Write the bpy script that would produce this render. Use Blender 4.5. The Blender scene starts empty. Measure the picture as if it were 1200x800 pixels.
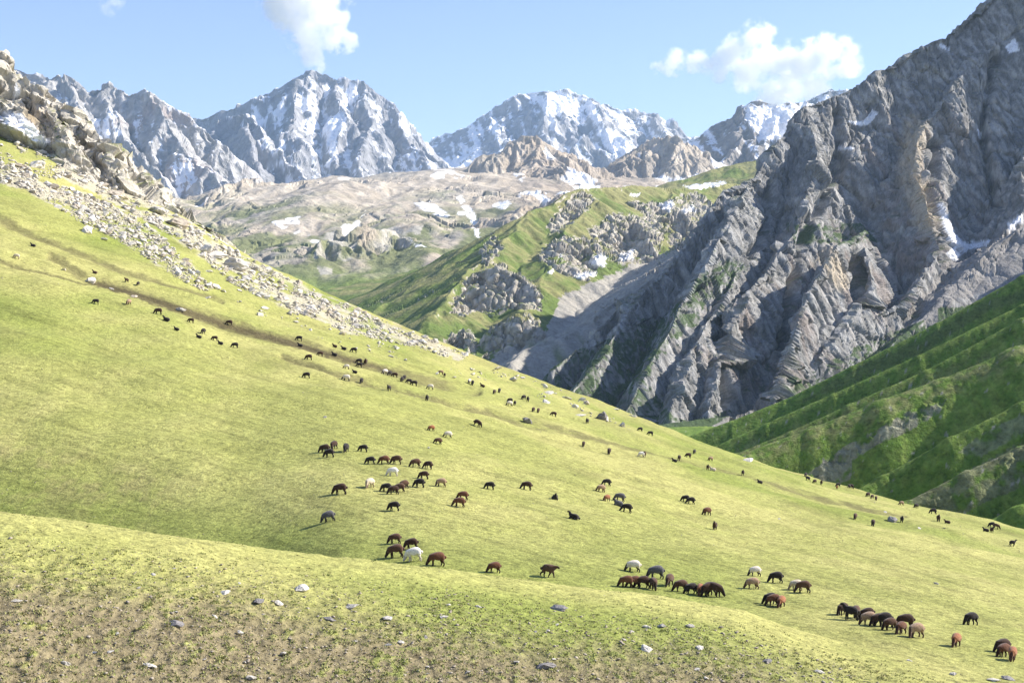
import bpy, bmesh, math, random
import numpy as np
from mathutils import Vector, Matrix

random.seed(7)
S = bpy.context.scene
COL = S.collection
F = 1666.667          # focal length in pixels of a 1200 px wide picture
CX, CY = 600.0, 400.0

# ------------------------------------------------------------------ camera
cam_d = bpy.data.cameras.new('camera')
cam = bpy.data.objects.new('camera', cam_d)
COL.objects.link(cam)
cam_d.lens = 50.0
cam_d.sensor_width = 36.0
cam_d.clip_start = 0.5
cam_d.clip_end = 60000
cam.location = (0, 0, 0)
cam.rotation_euler = (math.radians(90), 0, 0)
S.camera = cam

# ------------------------------------------------------------------ sky, sun, exposure
SUN_EL = math.radians(34)
SUN_A = math.radians(13)       # sun stands to the right and a little behind the scene
sdir = Vector((math.cos(SUN_EL) * math.cos(SUN_A), math.cos(SUN_EL) * math.sin(SUN_A), math.sin(SUN_EL)))
W = bpy.data.worlds.new('World')
S.world = W
W.use_nodes = True
wn = W.node_tree
wn.nodes.clear()
sky = wn.nodes.new('ShaderNodeTexSky')
sky.sky_type = 'NISHITA'
sky.sun_disc = False
sky.sun_elevation = SUN_EL
sky.sun_rotation = math.pi / 2 - SUN_A
sky.altitude = 1500
sky.air_density = 1.0
sky.dust_density = 0.6
sky.ozone_density = 2.2
bg = wn.nodes.new('ShaderNodeBackground')
bg.inputs['Strength'].default_value = 0.1
wo = wn.nodes.new('ShaderNodeOutputWorld')
tint = wn.nodes.new('ShaderNodeVectorMath'); tint.operation = 'MULTIPLY'; tint.inputs[1].default_value = (1.12, 1.0, 1.06)
wn.links.new(sky.outputs[0], tint.inputs[0])
wn.links.new(tint.outputs[0], bg.inputs[0])
wn.links.new(bg.outputs[0], wo.inputs[0])
sun_d = bpy.data.lights.new('sun', 'SUN')
sun_d.energy = 5.0
sun_d.angle = math.radians(0.5)
sun_d.color = (1.0, 0.93, 0.82)
sun = bpy.data.objects.new('sun', sun_d)
COL.objects.link(sun)
sun.rotation_euler = (-sdir).to_track_quat('-Z', 'Y').to_euler()
S.view_settings.view_transform = 'Standard'
S.view_settings.look = 'None'
S.view_settings.gamma = 1
S.view_settings.exposure = 1.05
S.cycles.volume_bounces = 6
S.cycles.max_bounces = 7
S.cycles.use_denoising = True
S.cycles.volume_step_rate = 1.0
S.cycles.volume_max_steps = 256

# ------------------------------------------------------------------ noise
def _h(ix, iy, iz, seed):
    n = (ix.astype(np.uint32) * np.uint32(374761393) + iy.astype(np.uint32) * np.uint32(668265263)
         + iz.astype(np.uint32) * np.uint32(2147483647 // 3) + np.uint32(seed * 1013904223 & 0xffffffff))
    n = (n ^ (n >> np.uint32(13))) * np.uint32(1274126177)
    n = (n ^ (n >> np.uint32(16))) * np.uint32(2246822519)
    return n ^ (n >> np.uint32(15))

def hash01(ix, iy, seed=0, iz=None):
    if iz is None:
        iz = np.zeros_like(ix)
    return _h(ix, iy, iz, seed).astype(np.float64) / 4294967295.0

_GA = np.linspace(0, 2 * np.pi, 64, endpoint=False)
_GX, _GY = np.cos(_GA).astype(np.float32), np.sin(_GA).astype(np.float32)
_r3 = np.random.RandomState(3).normal(size=(256, 3))
_r3 /= np.linalg.norm(_r3, axis=1)[:, None]
_r3 = _r3.astype(np.float32)

def perlin(x, y, seed=0):
    x = np.asarray(x, np.float64); y = np.asarray(y, np.float64)
    xf, yf = np.floor(x), np.floor(y)
    ix, iy = xf.astype(np.int64), yf.astype(np.int64)
    fx, fy = (x - xf).astype(np.float32), (y - yf).astype(np.float32)
    u = fx * fx * fx * (fx * (fx * 6 - 15) + 10)
    v = fy * fy * fy * (fy * (fy * 6 - 15) + 10)
    z0 = np.zeros_like(ix)
    def g(a, b):
        k = (_h(ix + a, iy + b, z0, seed) & np.uint32(63)).astype(np.int32)
        return _GX[k] * (fx - a) + _GY[k] * (fy - b)
    a = g(0, 0); b = g(1, 0); c = g(0, 1); d = g(1, 1)
    return ((a + (b - a) * u) * (1 - v) + (c + (d - c) * u) * v) * 1.5

def perlin3(x, y, z, seed=0):
    xf, yf, zf = np.floor(x), np.floor(y), np.floor(z)
    ix, iy, iz = xf.astype(np.int64), yf.astype(np.int64), zf.astype(np.int64)
    fx, fy, fz = (x - xf).astype(np.float32), (y - yf).astype(np.float32), (z - zf).astype(np.float32)
    u = fx * fx * (3 - 2 * fx); v = fy * fy * (3 - 2 * fy); w = fz * fz * (3 - 2 * fz)
    out = 0
    for c in (0, 1):
        wc = w if c else 1 - w
        for b in (0, 1):
            vb = v if b else 1 - v
            for a in (0, 1):
                ua = u if a else 1 - u
                k = (_h(ix + a, iy + b, iz + c, seed) & np.uint32(255)).astype(np.int32)
                gr = _r3[k]
                out = out + wc * vb * ua * (gr[..., 0] * (fx - a) + gr[..., 1] * (fy - b) + gr[..., 2] * (fz - c))
    return out * 1.5

def fbm(x, y, o=4, seed=0, gain=.5, lac=2.03):
    s = 0; a = 1; t = 0
    for i in range(o):
        s = s + a * perlin(x, y, seed + i); t += a
        x = x * lac + 17.3; y = y * lac - 9.1; a *= gain
    return s / t

def ridged(x, y, o=4, seed=0, gain=.5):
    s = 0; a = 1; t = 0; w = 1
    for i in range(o):
        n = 1 - np.abs(perlin(x, y, seed + i)) * 1.6
        n = n * n
        s = s + a * n * w; t += a
        w = np.clip(n * 1.6, 0, 1)
        x = x * 2.07 + 11.3; y = y * 2.07 - 5.7; a *= gain
    return s / t

def ridged3(x, y, z, o=3, seed=0, gain=.5):
    s = 0; a = 1; t = 0; w = 1
    for i in range(o):
        n = 1 - np.abs(perlin3(x, y, z, seed + i)) * 1.7
        n = n * n
        s = s + a * n * w; t += a
        w = np.clip(n * 1.6, 0, 1)
        x = x * 2.05 + 3.1; y = y * 2.05 - 5.7; z = z * 2.05 + 8.8; a *= gain
    return s / t

def blocks3(x, y, z, seed=0):
    """fractured rock: per-cell tilted plates, F2-F1 cracks"""
    xf, yf, zf = np.floor(x), np.floor(y), np.floor(z)
    f1 = np.full(x.shape, 9.0); f2 = np.full(x.shape, 9.0); val = np.zeros(x.shape)
    for a in (-1, 0, 1):
        for b in (-1, 0, 1):
            for c in (-1, 0, 1):
                ix = (xf + a).astype(np.int64); iy = (yf + b).astype(np.int64); iz = (zf + c).astype(np.int64)
                hh = _h(ix, iy, iz, seed)
                jx = (hh & np.uint32(1023)).astype(np.float64) / 1023
                jy = ((hh >> np.uint32(10)) & np.uint32(1023)).astype(np.float64) / 1023
                jz = ((hh >> np.uint32(20)) & np.uint32(1023)).astype(np.float64) / 1023
                dx = ix + jx - x; dy = iy + jy - y; dz = iz + jz - z
                d = dx * dx + dy * dy + dz * dz
                v = jx * .7 + jy * .3 + (dx * (jy - .5) + dy * (jz - .5) + dz * (jx - .5)) * .9
                n1 = d < f1
                f2 = np.where(n1, f1, np.minimum(f2, d))
                val = np.where(n1, v, val)
                f1 = np.where(n1, d, f1)
    return val, np.sqrt(f2) - np.sqrt(f1)

def erode(x, y, gx, gy, scale, amp, o=4, seed=0, gain=.5, slope_cap=1.5):
    """gullies that run down the slope: directional stripes summed from jittered cells"""
    e = np.zeros_like(x); a = amp
    for i in range(o):
        px, py = x / scale, y / scale
        m = np.sqrt(gx * gx + gy * gy) + 1e-6
        k = np.minimum(m, slope_cap) / m
        dx, dy = -gy * k, gx * k           # across the slope
        ml = np.sqrt(dx * dx + dy * dy) + 1e-6
        dx, dy = dx / np.maximum(ml, .35), dy / np.maximum(ml, .35)
        ix, iy = np.floor(px), np.floor(py)
        fx, fy = px - ix, py - iy
        ix = ix.astype(np.int64); iy = iy.astype(np.int64)
        v = 0; sx = 0; sy = 0; wt = 0
        for a_ in (-1, 0, 1, 2):
            for b_ in (-1, 0, 1, 2):
                h1 = hash01(ix + a_, iy + b_, seed + i * 7) - .5
                h2 = hash01(ix + a_, iy + b_, seed + i * 7 + 3) - .5
                qx = fx - a_ + h1 * .9; qy = fy - b_ + h2 * .9
                w = np.exp(-(qx * qx + qy * qy) * 2.0)
                ph = (qx * dx + qy * dy) * 6.2832
                v = v + np.cos(ph) * w
                s_ = -np.sin(ph) * w
                sx = sx + s_ * dx; sy = sy + s_ * dy
                wt = wt + w
        v = v / wt; sx = sx / wt; sy = sy / wt
        mk = np.clip(m * 1.6, 0, 1)
        e += a * v * mk
        gx = gx + sx * 6.2832 * a / scale * mk * .8
        gy = gy + sy * 6.2832 * a / scale * mk * .8
        scale *= .5; a *= gain
    return e

def sstep(a, b, x):
    t = np.clip((x - a) / (b - a), 0, 1)
    return t * t * (3 - 2 * t)

def interp(tab, px):
    t = np.asarray(tab, float)
    return np.interp(px, t[:, 0], t[:, 1])

def sinterp(tab, px, r=18):
    return sum(interp(tab, px + d * r) for d in (-1, -.5, 0, .5, 1)) / 5

def poly(px, py, pts):
    """points inside a polygon"""
    ins = np.zeros(px.shape, bool)
    n = len(pts)
    for i in range(n):
        x0, y0 = pts[i]; x1, y1 = pts[(i + 1) % n]
        if y0 == y1: continue
        c = ((y0 > py) != (y1 > py)) & (px < (x1 - x0) * (py - y0) / (y1 - y0) + x0)
        ins ^= c
    return ins

def dline(px, py, pts):
    """distance to a polyline"""
    d = np.full(px.shape, 1e9)
    for (x0, y0), (x1, y1) in zip(pts[:-1], pts[1:]):
        ex, ey = x1 - x0, y1 - y0
        t = np.clip(((px - x0) * ex + (py - y0) * ey) / (ex * ex + ey * ey), 0, 1)
        d = np.minimum(d, np.hypot(px - x0 - t * ex, py - y0 - t * ey))
    return d

def mixc(a, b, m):
    m = m[..., None] if hasattr(m, 'shape') else m
    return a * (1 - m) + np.asarray(b) * m

# ------------------------------------------------------------------ ridge skeletons -> height
def world(px, py, Y):
    return ((px - CX) / F * Y, Y, (CY - py) / F * Y)

class Skel:
    def __init__(self, lines, base=-1e5, L=400., soft=0., rnd=0.):
        self.segs = []
        self.base = base; self.soft = soft; self.rnd = rnd
        for ln in lines:
            s = ln[0]; Lk = ln[1]; pts = [world(*p) for p in ln[2:]]
            for a, b in zip(pts[:-1], pts[1:]):
                self.segs.append((a, b, s, Lk))
    def __call__(self, x, y):
        h = np.full(np.shape(x), float(self.base))
        for (ax, ay, az), (bx, by, bz), s, L in self.segs:
            ex, ey = bx - ax, by - ay
            l2 = ex * ex + ey * ey + 1e-9
            t = np.clip(((x - ax) * ex + (y - ay) * ey) / l2, 0, 1)
            d = np.hypot(x - ax - t * ex, y - ay - t * ey)
            if self.rnd: d = np.sqrt(d * d + self.rnd ** 2) - self.rnd
            v = az + t * (bz - az) - s * d / (1 + d / L) ** .35
            if self.soft > 0:
                m = np.maximum(h, v); k = self.soft
                dd = np.clip(1 - np.abs(h - v) / k, 0, 1)
                h = m + dd * dd * k * .25
            else:
                h = np.maximum(h, v)
        return h

def adaptive_rows(macro, px, Y0, Y1, nrow, eps=.12):
    """row distances per column so that the faces seen from the valley get most of the rows"""
    pc = np.linspace(px[0], px[-1], 70)
    yc = np.geomspace(Y0, Y1, 420)
    P, Yc = np.meshgrid(pc, yc, indexing='ij')
    z = macro((P - CX) / F * Yc, Yc)
    py = CY - F * z / Yc
    run = np.minimum.accumulate(py, axis=1)
    dy = -np.diff(run, axis=1)
    dz = np.abs(np.diff(py, axis=1))
    w = dy + .15 * dz + eps * (py.max() - py.min() + 50) / 420
    k = np.ones(9) / 9
    w = np.apply_along_axis(lambda c: np.convolve(np.pad(c, 4, 'edge'), k, 'valid'), 0, w)
    w = np.apply_along_axis(lambda c: np.convolve(np.pad(c, 4, 'edge'), k, 'valid'), 1, w)
    cum = np.concatenate([np.zeros((70, 1)), np.cumsum(w, axis=1)], axis=1)
    cum /= cum[:, -1:]
    t = np.linspace(0, 1, nrow)
    rows = np.array([np.interp(t, cum[i], yc) for i in range(70)])
    return np.array([np.interp(px, pc, rows[:, j]) for j in range(nrow)]).T   # ncol x nrow

def grid_mesh(name, V, C, mat, smooth=False, kind='structure', attrs=None):
    nc, nr = V.shape[:2]
    idx = np.arange(nc * nr).reshape(nc, nr)
    q = np.stack([idx[:-1, :-1], idx[1:, :-1], idx[1:, 1:], idx[:-1, 1:]], -1).reshape(-1, 4)
    me = bpy.data.meshes.new(name)
    me.vertices.add(nc * nr)
    me.vertices.foreach_set('co', V.reshape(-1).astype(np.float32))
    me.loops.add(q.size)
    me.loops.foreach_set('vertex_index', q.reshape(-1).astype(np.int32))
    me.polygons.add(len(q))
    me.polygons.foreach_set('loop_start', np.arange(0, q.size, 4, dtype=np.int32))
    me.polygons.foreach_set('use_smooth', np.full(len(q), smooth))
    me.update(calc_edges=True)
    ca = me.color_attributes.new('Albedo', 'FLOAT_COLOR', 'POINT')
    c4 = np.ones((nc * nr, 4), np.float32); c4[:, :3] = np.clip(C.reshape(-1, 3), 0, 1)
    ca.data.foreach_set('color', c4.reshape(-1))
    me.materials.append(mat)
    o = bpy.data.objects.new(name, me)
    COL.objects.link(o)
    if kind: o['kind'] = kind
    return o

def normals(V):
    du = np.gradient(V, axis=0); dv = np.gradient(V, axis=1)
    n = np.cross(du, dv)
    n /= np.linalg.norm(n, axis=-1, keepdims=True) + 1e-12
    n *= np.sign(n[..., 2:3] + 1e-9)
    return n

def ppx(V):
    return CX + F * V[..., 0] / V[..., 1], CY - F * V[..., 2] / V[..., 1]

def landform(name, pxr, nc, Yr, nr, macro, warp, ero, colour, mat, disp=None, smooth=False, eps=.12, floor=None):
    px = np.linspace(pxr[0], pxr[1], nc)
    Y = adaptive_rows(macro, px, Yr[0], Yr[1], nr, eps)
    X = (px[:, None] - CX) / F * Y
    wx = 0; wy = 0
    for (sc, am, sd) in warp:
        wx = wx + am * fbm(X / sc, Y / sc, 3, sd); wy = wy + am * fbm(X / sc + 31, Y / sc + 7, 3, sd + 50)
    m = lambda a, b: macro(a, b)
    XX, YY = X + wx, Y + wy
    h = m(XX, YY)
    e = ero[0] * .15
    gx = (m(XX + e, YY) - m(XX - e, YY)) / (2 * e); gy = (m(XX, YY + e) - m(XX, YY - e)) / (2 * e)
    z = h + erode(X, Y, gx, gy, *ero)
    V = np.stack([X, Y, z], -1)
    if disp is not None:
        V = disp(V, normals(V))
    if floor is not None:
        V[..., 2] = np.maximum(V[..., 2], floor)
    C = colour(V, normals(V), (gx, gy))
    return grid_mesh(name, V, C, mat, smooth)

# ------------------------------------------------------------------ materials
def new_mat(name):
    m = bpy.data.materials.new(name); m.use_nodes = True
    nt = m.node_tree; nt.nodes.clear()
    out = nt.nodes.new('ShaderNodeOutputMaterial')
    b = nt.nodes.new('ShaderNodeBsdfPrincipled')
    b.inputs['Roughness'].default_value = .9
    b.inputs['Specular IOR Level'].default_value = .2
    nt.links.new(b.outputs[0], out.inputs[0])
    return m, nt, b

def N(nt, t, **kw):
    n = nt.nodes.new(t)
    for k, v in kw.items():
        if k in n.inputs: n.inputs[k].default_value = v
        else: setattr(n, k, v)
    return n

def terrain_mat(name, scales, bump, var=.35, rough=.95, spec=.1, stretch=(1, 1, 1)):
    """vertex albedo times fine grain; noise bump at metric scales"""
    m, nt, b = new_mat(name)
    L = nt.links.new
    at = N(nt, 'ShaderNodeVertexColor', layer_name='Albedo')
    tc = N(nt, 'ShaderNodeTexCoord')
    mp = N(nt, 'ShaderNodeMapping'); mp.inputs['Scale'].default_value = stretch
    L(tc.outputs['Object'], mp.inputs[0])
    n1 = N(nt, 'ShaderNodeTexNoise', Scale=1 / scales[0], Detail=6.0, Roughness=.65)
    n2 = N(nt, 'ShaderNodeTexNoise', Scale=1 / scales[1], Detail=4.0, Roughness=.7)
    L(mp.outputs[0], n1.inputs['Vector']); L(mp.outputs[0], n2.inputs['Vector'])
    mr = N(nt, 'ShaderNodeMapRange'); mr.inputs[1].default_value = .3; mr.inputs[2].default_value = .7
    mr.inputs[3].default_value = 1 - var; mr.inputs[4].default_value = 1 + var
    ma = N(nt, 'ShaderNodeMath', operation='ADD'); L(n1.outputs[0], ma.inputs[0]); L(n2.outputs[0], ma.inputs[1])
    mb = N(nt, 'ShaderNodeMath', operation='MULTIPLY'); L(ma.outputs[0], mb.inputs[0]); mb.inputs[1].default_value = .5
    L(mb.outputs[0], mr.inputs[0]); mr.inputs[1].default_value = .36; mr.inputs[2].default_value = .64
    vm = N(nt, 'ShaderNodeVectorMath', operation='SCALE')
    L(at.outputs[0], vm.inputs[0]); L(mr.outputs[0], vm.inputs['Scale'])
    L(vm.outputs[0], b.inputs['Base Color'])
    b1 = N(nt, 'ShaderNodeBump', Strength=bump[0], Distance=scales[0] * .5)
    b2 = N(nt, 'ShaderNodeBump', Strength=bump[1], Distance=scales[1] * .5)
    L(n1.outputs[0], b1.inputs['Height']); L(n2.outputs[0], b2.inputs['Height'])
    L(b1.outputs[0], b2.inputs['Normal']); L(b2.outputs[0], b.inputs['Normal'])
    b.inputs['Roughness'].default_value = rough
    b.inputs['Specular IOR Level'].default_value = spec
    return m

M_meadow = terrain_mat('meadow_grass', (.6, .2), (.7, .9), .5)
M_hill = terrain_mat('hill_grass', (4, 1.2), (.7, .8), .5)
M_cliff = terrain_mat('cliff_rock', (4, 1.2), (.9, .8), .35, stretch=(1, 1, .45))
M_crag = terrain_mat('crag_rock', (1.5, .4), (.7, .6), .25)
M_mid = terrain_mat('ridge_ground', (9, 2.5), (.6, .6), .3)
M_plat = terrain_mat('plateau_ground', (22, 6), (.6, .6), .25)
M_far = terrain_mat('snowy_rock', (40, 12), (.6, .5), .2)

# ------------------------------------------------------------------ meadow (slope with the herd + the stony rise in front)
T_sky = [(-260, 90), (-120, 118), (0, 150), (60, 176), (110, 205), (160, 228), (210, 252), (260, 283), (300, 304), (350, 330), (400, 352), (450, 374), (500, 394), (560, 418), (620, 441),
         (700, 470), (760, 493), (800, 510), (860, 532), (960, 563), (1060, 589), (1100, 599), (1200, 620), (1320, 645), (1500, 690)]
T_Ds = [(-260, 420), (0, 400), (200, 370), (400, 345), (600, 330), (750, 305), (950, 262), (1150, 225), (1500, 190)]
T_pyL = [(-260, 598), (0, 608), (150, 625), (370, 652), (500, 666), (640, 683), (760, 697), (900, 718), (1050, 758), (1200, 808), (1500, 900)]
T_DL = [(-260, 118), (0, 112), (150, 108), (300, 102), (400, 93), (500, 89), (640, 88), (760, 88), (900, 84), (1050, 73), (1200, 64), (1500, 55)]
T_pyc = [(-260, 588), (0, 598), (150, 618), (370, 648), (500, 662), (640, 682), (760, 695), (860, 712), (960, 745), (1100, 800), (1200, 842), (1500, 960)]
T_Dc = [(-260, 60), (0, 63), (200, 66), (400, 70), (570, 74), (760, 77), (860, 76), (960, 73), (1100, 68), (1500, 60)]
T_Db = [(-260, 40), (0, 41), (600, 47), (1200, 56), (1500, 60)]

TRACK1 = [(60, 300), (105, 326), (150, 340), (200, 357), (270, 381), (350, 403), (420, 424), (500, 444), (560, 458)]
TRACK2 = [(330, 418), (400, 441), (450, 453), (500, 465), (560, 481), (610, 495), (680, 511), (740, 525), (800, 541), (880, 562), (960, 583), (1060, 606)]
TRACK3 = [(-60, 285), (0, 305), (60, 322), (100, 334)]
TRACK4 = [(-60, 225), (20, 265), (80, 290), (140, 318), (200, 335), (260, 352)]
TRACK5 = [(560, 500), (700, 545), (820, 575), (930, 607), (1040, 640), (1140, 668), (1260, 700)]

SCREE_A = [(0, 192), (30, 198), (60, 215), (110, 232), (150, 250), (190, 278), (225, 312), (250, 338), (238, 342), (205, 325), (170, 302), (130, 278), (95, 262), (60, 240), (30, 222), (0, 215)]
SCREE_B = [(60, 176), (100, 190), (160, 228), (210, 254), (260, 285), (300, 306), (350, 332), (400, 354), (450, 376), (500, 396), (550, 416), (540, 424), (490, 408), (440, 398), (400, 387), (350, 367), (300, 347), (270, 332), (240, 305), (215, 287), (180, 264), (140, 242), (110, 225), (70, 205)]

def meadow_z(x, y, detail=True):
    px = CX + F * x / y
    D = y
    q = 1 / D
    pys = sinterp(T_sky, px, 10); qs = 1 / sinterp(T_Ds, px); pyL = sinterp(T_pyL, px); qL = 1 / sinterp(T_DL, px)
    u = (q - qs) / (qL - qs)
    pyM = pys + (pyL - pys) * (np.where(u > 0, np.abs(u) ** 1.08, 0) + np.where(u < 0, 3.2 * u * u, 0))
    pyM = np.where(u > 1.25, pys + (pyL - pys) * (1.25 ** 1.08 + (u - 1.25) * 1.6), pyM)
    pyc = sinterp(T_pyc, px); qc = 1 / sinterp(T_Dc, px); qb = 1 / sinterp(T_Db, px)
    pyb = 850.
    pyb = np.maximum(pyb, pyc + 60)
    t = (q - qc) / (qb - qc)
    pyN = pyc + (pyb - pyc) * (np.where(t > 0, np.abs(t) ** 1.3, 0)) + np.where(t < 0, 300 * np.abs(t) ** 1.6, 0)
    k = np.interp(px, [700, 900, 1100], [3., 10., 30.])
    m = np.minimum(pyM, pyN)
    dd = np.clip(1 - np.abs(pyM - pyN) / k, 0, 1)
    py = m - dd * dd * k * .25
    near = sstep(-10, 10, pyM - pyN)
    z = (CY - py) / F * D
    if not detail:
        return z, near, px, py
    # broad swells that run with the fall of the slope, terraces of the flock, tussocks
    wx = x + 4 * fbm(x / 30, y / 30, 2, 5)
    far = sstep(70, 160, D)
    z = z + (.55 * far + .15) * fbm(wx / 26 + y / 160, y / 22 - x / 90, 3, 11) * 1.6
    s = z * 1.0 + 1.5 * fbm(x / 40, y / 40, 3, 21) + .06 * y
    ter = perlin(s / 1.6, x / 60, 31) * .18 + perlin(s / .7, x / 30, 33) * .07
    z = z + ter * far
    wr = near * sstep(20, 90, py - sinterp(T_pyc, px))
    z = z + .12 * fbm(x / 3.1, y / 3.1, 3, 41) + (.05 * near + .02) * fbm(x / .7, y / .7, 3, 43) + wr * .15 * fbm(x / .42, y / .8, 3, 78)
    # dark banks: a step cut in the slope
    tr = np.full(x.shape, 99.)
    for i, (tk, w) in enumerate(((TRACK1, 5.5), (TRACK2, 3.2), (TRACK3, 2.5), (TRACK4, 4.))):
        wob = 2.5 * fbm(px / 40, py / 40, 2, 60 + i)
        d = dline(px, py + wob, tk) / w
        tr = np.minimum(tr, d)
        z = z - np.clip(1 - d, 0, 1) * (.5 if i < 2 else .3) * (D / 200) * near0(near)
    return z, near, px, py, tr

def near0(n): return 1 - n

ncol, nrow = 620, 620
pxm = np.linspace(-200, 1400, ncol)
m0 = lambda x, y: meadow_z(x, y, False)[0]
Ym = adaptive_rows(m0, pxm, 36, 520, nrow, .06)
Xm = (pxm[:, None] - CX) / F * Ym
zm, near, mpx, mpy, mtr = meadow_z(Xm, Ym)
V = np.stack([Xm, Ym, zm], -1)
mpx, mpy = ppx(V)
c_g1 = np.array([.30, .31, .095]); c_g2 = np.array([.375, .36, .13]); c_g3 = np.array([.185, .235, .045])
c_soil = np.array([.235, .195, .118]); c_bank = np.array([.15, .135, .06])
n1 = fbm(Xm / 22, Ym / 60, 4, 71); n2 = fbm(Xm / 5, Ym / 9, 4, 73); n3 = fbm(Xm / 1.2, Ym / 2.4, 3, 75)
n4 = fbm(Xm / 60 + zm / 9, Ym / 60 - zm / 9, 3, 77)
C = mixc(np.broadcast_to(c_g1, V.shape), c_g2, sstep(-.35, .4, n1 + n2 * .5))
C = mixc(C, c_g3, sstep(.0, .5, n4 + .25 * n2) * .7)
# stony, worn ground in front: patches of bare soil among tussocks
dn = mpy - (sinterp(T_pyc, mpx) + interp([(0, 60), (400, 60), (800, 52), (1100, 40)], mpx))
wear = sstep(-30, 55, dn + 34 * n1 + 20 * n2) * near
n5 = fbm(Xm / .42, Ym / .8, 3, 78)
tuft = sstep(-.16, .12, n5 * 1.1 + .5 * n3 + .45 * n2 - wear * .85 + .34)
C = mixc(C, c_soil * .95, wear * (1 - tuft) * .95)
C = mixc(C, np.array([.20, .215, .07]), wear * tuft * .6)
# brown worn patch beyond the rise at the left, and dry rims
br = sstep(80, 0, dline(mpx, mpy, [(-100, 560), (40, 575), (160, 603)])) * (1 - near) * sstep(-.3, .3, n3 + n2)
C = mixc(C, np.array([.27, .21, .11]), br * .7)
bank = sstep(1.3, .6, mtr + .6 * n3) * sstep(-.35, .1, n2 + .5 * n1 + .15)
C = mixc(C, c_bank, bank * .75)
crest_d = mpy - sinterp(T_pyc, mpx)
C = mixc(C, np.array([.40, .385, .135]), near * sstep(34, 6, crest_d) * sstep(1000, 850, mpx) * .7)
C = mixc(C, c_g3, (1 - near) * sstep(-75, -6, crest_d) * sstep(1000, 800, mpx) * .6)
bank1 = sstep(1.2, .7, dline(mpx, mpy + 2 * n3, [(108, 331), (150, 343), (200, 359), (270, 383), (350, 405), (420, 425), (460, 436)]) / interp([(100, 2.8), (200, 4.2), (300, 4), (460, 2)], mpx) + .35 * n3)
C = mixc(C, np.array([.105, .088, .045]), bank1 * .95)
vv = mpy - .29 * mpx + 12 * n4
st = fbm(mpx / 130 + vv / 300, vv / 7.5, 4, 79); st2 = fbm(mpx / 60, vv / 3.2, 3, 80)
C = C * (1 - .17 * sstep(.02, .4, st) * (1 - near) - .14 * sstep(.05, .4, st2) * (1 - near))[..., None]  # darker streaks paint in the faint shading of the terraces
scr = (poly(mpx + 9 * n1, mpy + 9 * n2, SCREE_A) | poly(mpx + 9 * n1, mpy + 9 * n2, SCREE_B)) * sstep(-.35, .1, n2 + n1)
C = mixc(C, np.array([.43, .395, .32]), scr * .8)
up = sstep(.02, .0, (mpy - sinterp(T_sky, mpx, 10)) / 800) * sstep(380, 470, mpx) * sstep(900, 700, mpx)
C = mixc(C, np.array([.26, .22, .10]), up * sstep(-.2, .3, n2) * .5)
C = C * (1 + .16 * n3[..., None] + .1 * n2[..., None])
meadow = grid_mesh('meadow', V, C, M_meadow, smooth=True)

from mathutils.bvhtree import BVHTree
def bvh_of(o):
    me = o.data
    co = np.empty(len(me.vertices) * 3, np.float32); me.vertices.foreach_get('co', co)
    nl = len(me.loops); li = np.empty(nl, np.int32); me.loops.foreach_get('vertex_index', li)
    return BVHTree.FromPolygons([tuple(c) for c in co.reshape(-1, 3).tolist()], li.reshape(-1, 4).tolist())
bvh_meadow = bvh_of(meadow)

def hit(px, py, bv=None):
    d = Vector(((px - CX) / F, 1, (CY - py) / F)).normalized()
    r = (bv or bvh_meadow).ray_cast(Vector((0, 0, 0)), d)
    return (r[0], r[1]) if r[0] is not None else (None, None)

def ground(x, y, bv=None):
    r = (bv or bvh_meadow).ray_cast(Vector((x, y, 3000)), Vector((0, 0, -1)))
    return (r[0], r[1]) if r[0] is not None else (None, None)

# ------------------------------------------------------------------ rock crag above the meadow, upper left
crag_macro = Skel([
    (1.15, 60, (-160, -40, 410), (0, 60, 400), (40, 95, 398), (75, 127, 395), (110, 172, 390), (150, 206, 385), (195, 236, 380), (240, 262, 372)),
    (1.3, 30, (0, 74, 400), (20, 126, 380), (30, 140, 376)),
    (1.3, 25, (45, 106, 398), (65, 150, 378), (85, 172, 366), (70, 185, 362)),
    (1.2, 25, (100, 150, 390), (120, 185, 372), (135, 205, 366)),
], L=40)
def crag_disp(V, n):
    x, y, z = V[..., 0], V[..., 1], V[..., 2]
    # slabs lying parallel to the slope
    w = 2 * perlin3(x / 12, y / 12, z / 12, 7)
    a = x * .8 - z * .6; b = x * .6 + z * .8 + w
    v1, e1 = blocks3(a / 15, y / 9, b / 5.5, 3)
    v2, e2 = blocks3(a / 6, y / 3.5, b / 1.9, 5)
    v3, e3 = blocks3(a / 2.4, y / 1.6, b / 1.1, 6)
    d = (v1 - .5) * 6.5 + (v2 - .5) * 2.6 + (v3 - .5) * 1.1 - .9 * np.exp(-e1 * 14) + 2.5 * perlin3(x / 22, y / 22, z / 22, 8)
    return V + n * d[..., None]
def crag_col(V, n, g):
    x, y, z = V[..., 0], V[..., 1], V[..., 2]
    px, py = ppx(V)
    nn = fbm(x / 9, z / 9, 3, 91); n2 = fbm(x / 2.5 + y / 3, z / 2.5, 3, 92)
    C = mixc(np.broadcast_to(np.array([.50, .465, .395]), V.shape), np.array([.32, .295, .25]), sstep(-.2, .4, nn + n2 * .5))
    C = mixc(C, np.array([.60, .56, .49]), sstep(.0, .5, n2) * .7)
    C = mixc(C, np.array([.20, .23, .06]), sstep(.72, .88, n[..., 2]) * sstep(-.05, .3, nn + .1) * .9)
    C = mixc(C, np.array([.33, .24, .13]), sstep(25, 0, np.hypot(px - 38, py - 135)) * .6)
    sn = poly(px + 3 * n2, py + 3 * nn, [(0, 128), (26, 134), (60, 168), (48, 172), (20, 150), (0, 146)]) | poly(px, py, [(14, 112), (19, 97), (24, 108), (22, 114)])
    return mixc(C, np.array([.85, .86, .88]), sn.astype(float))
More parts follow.
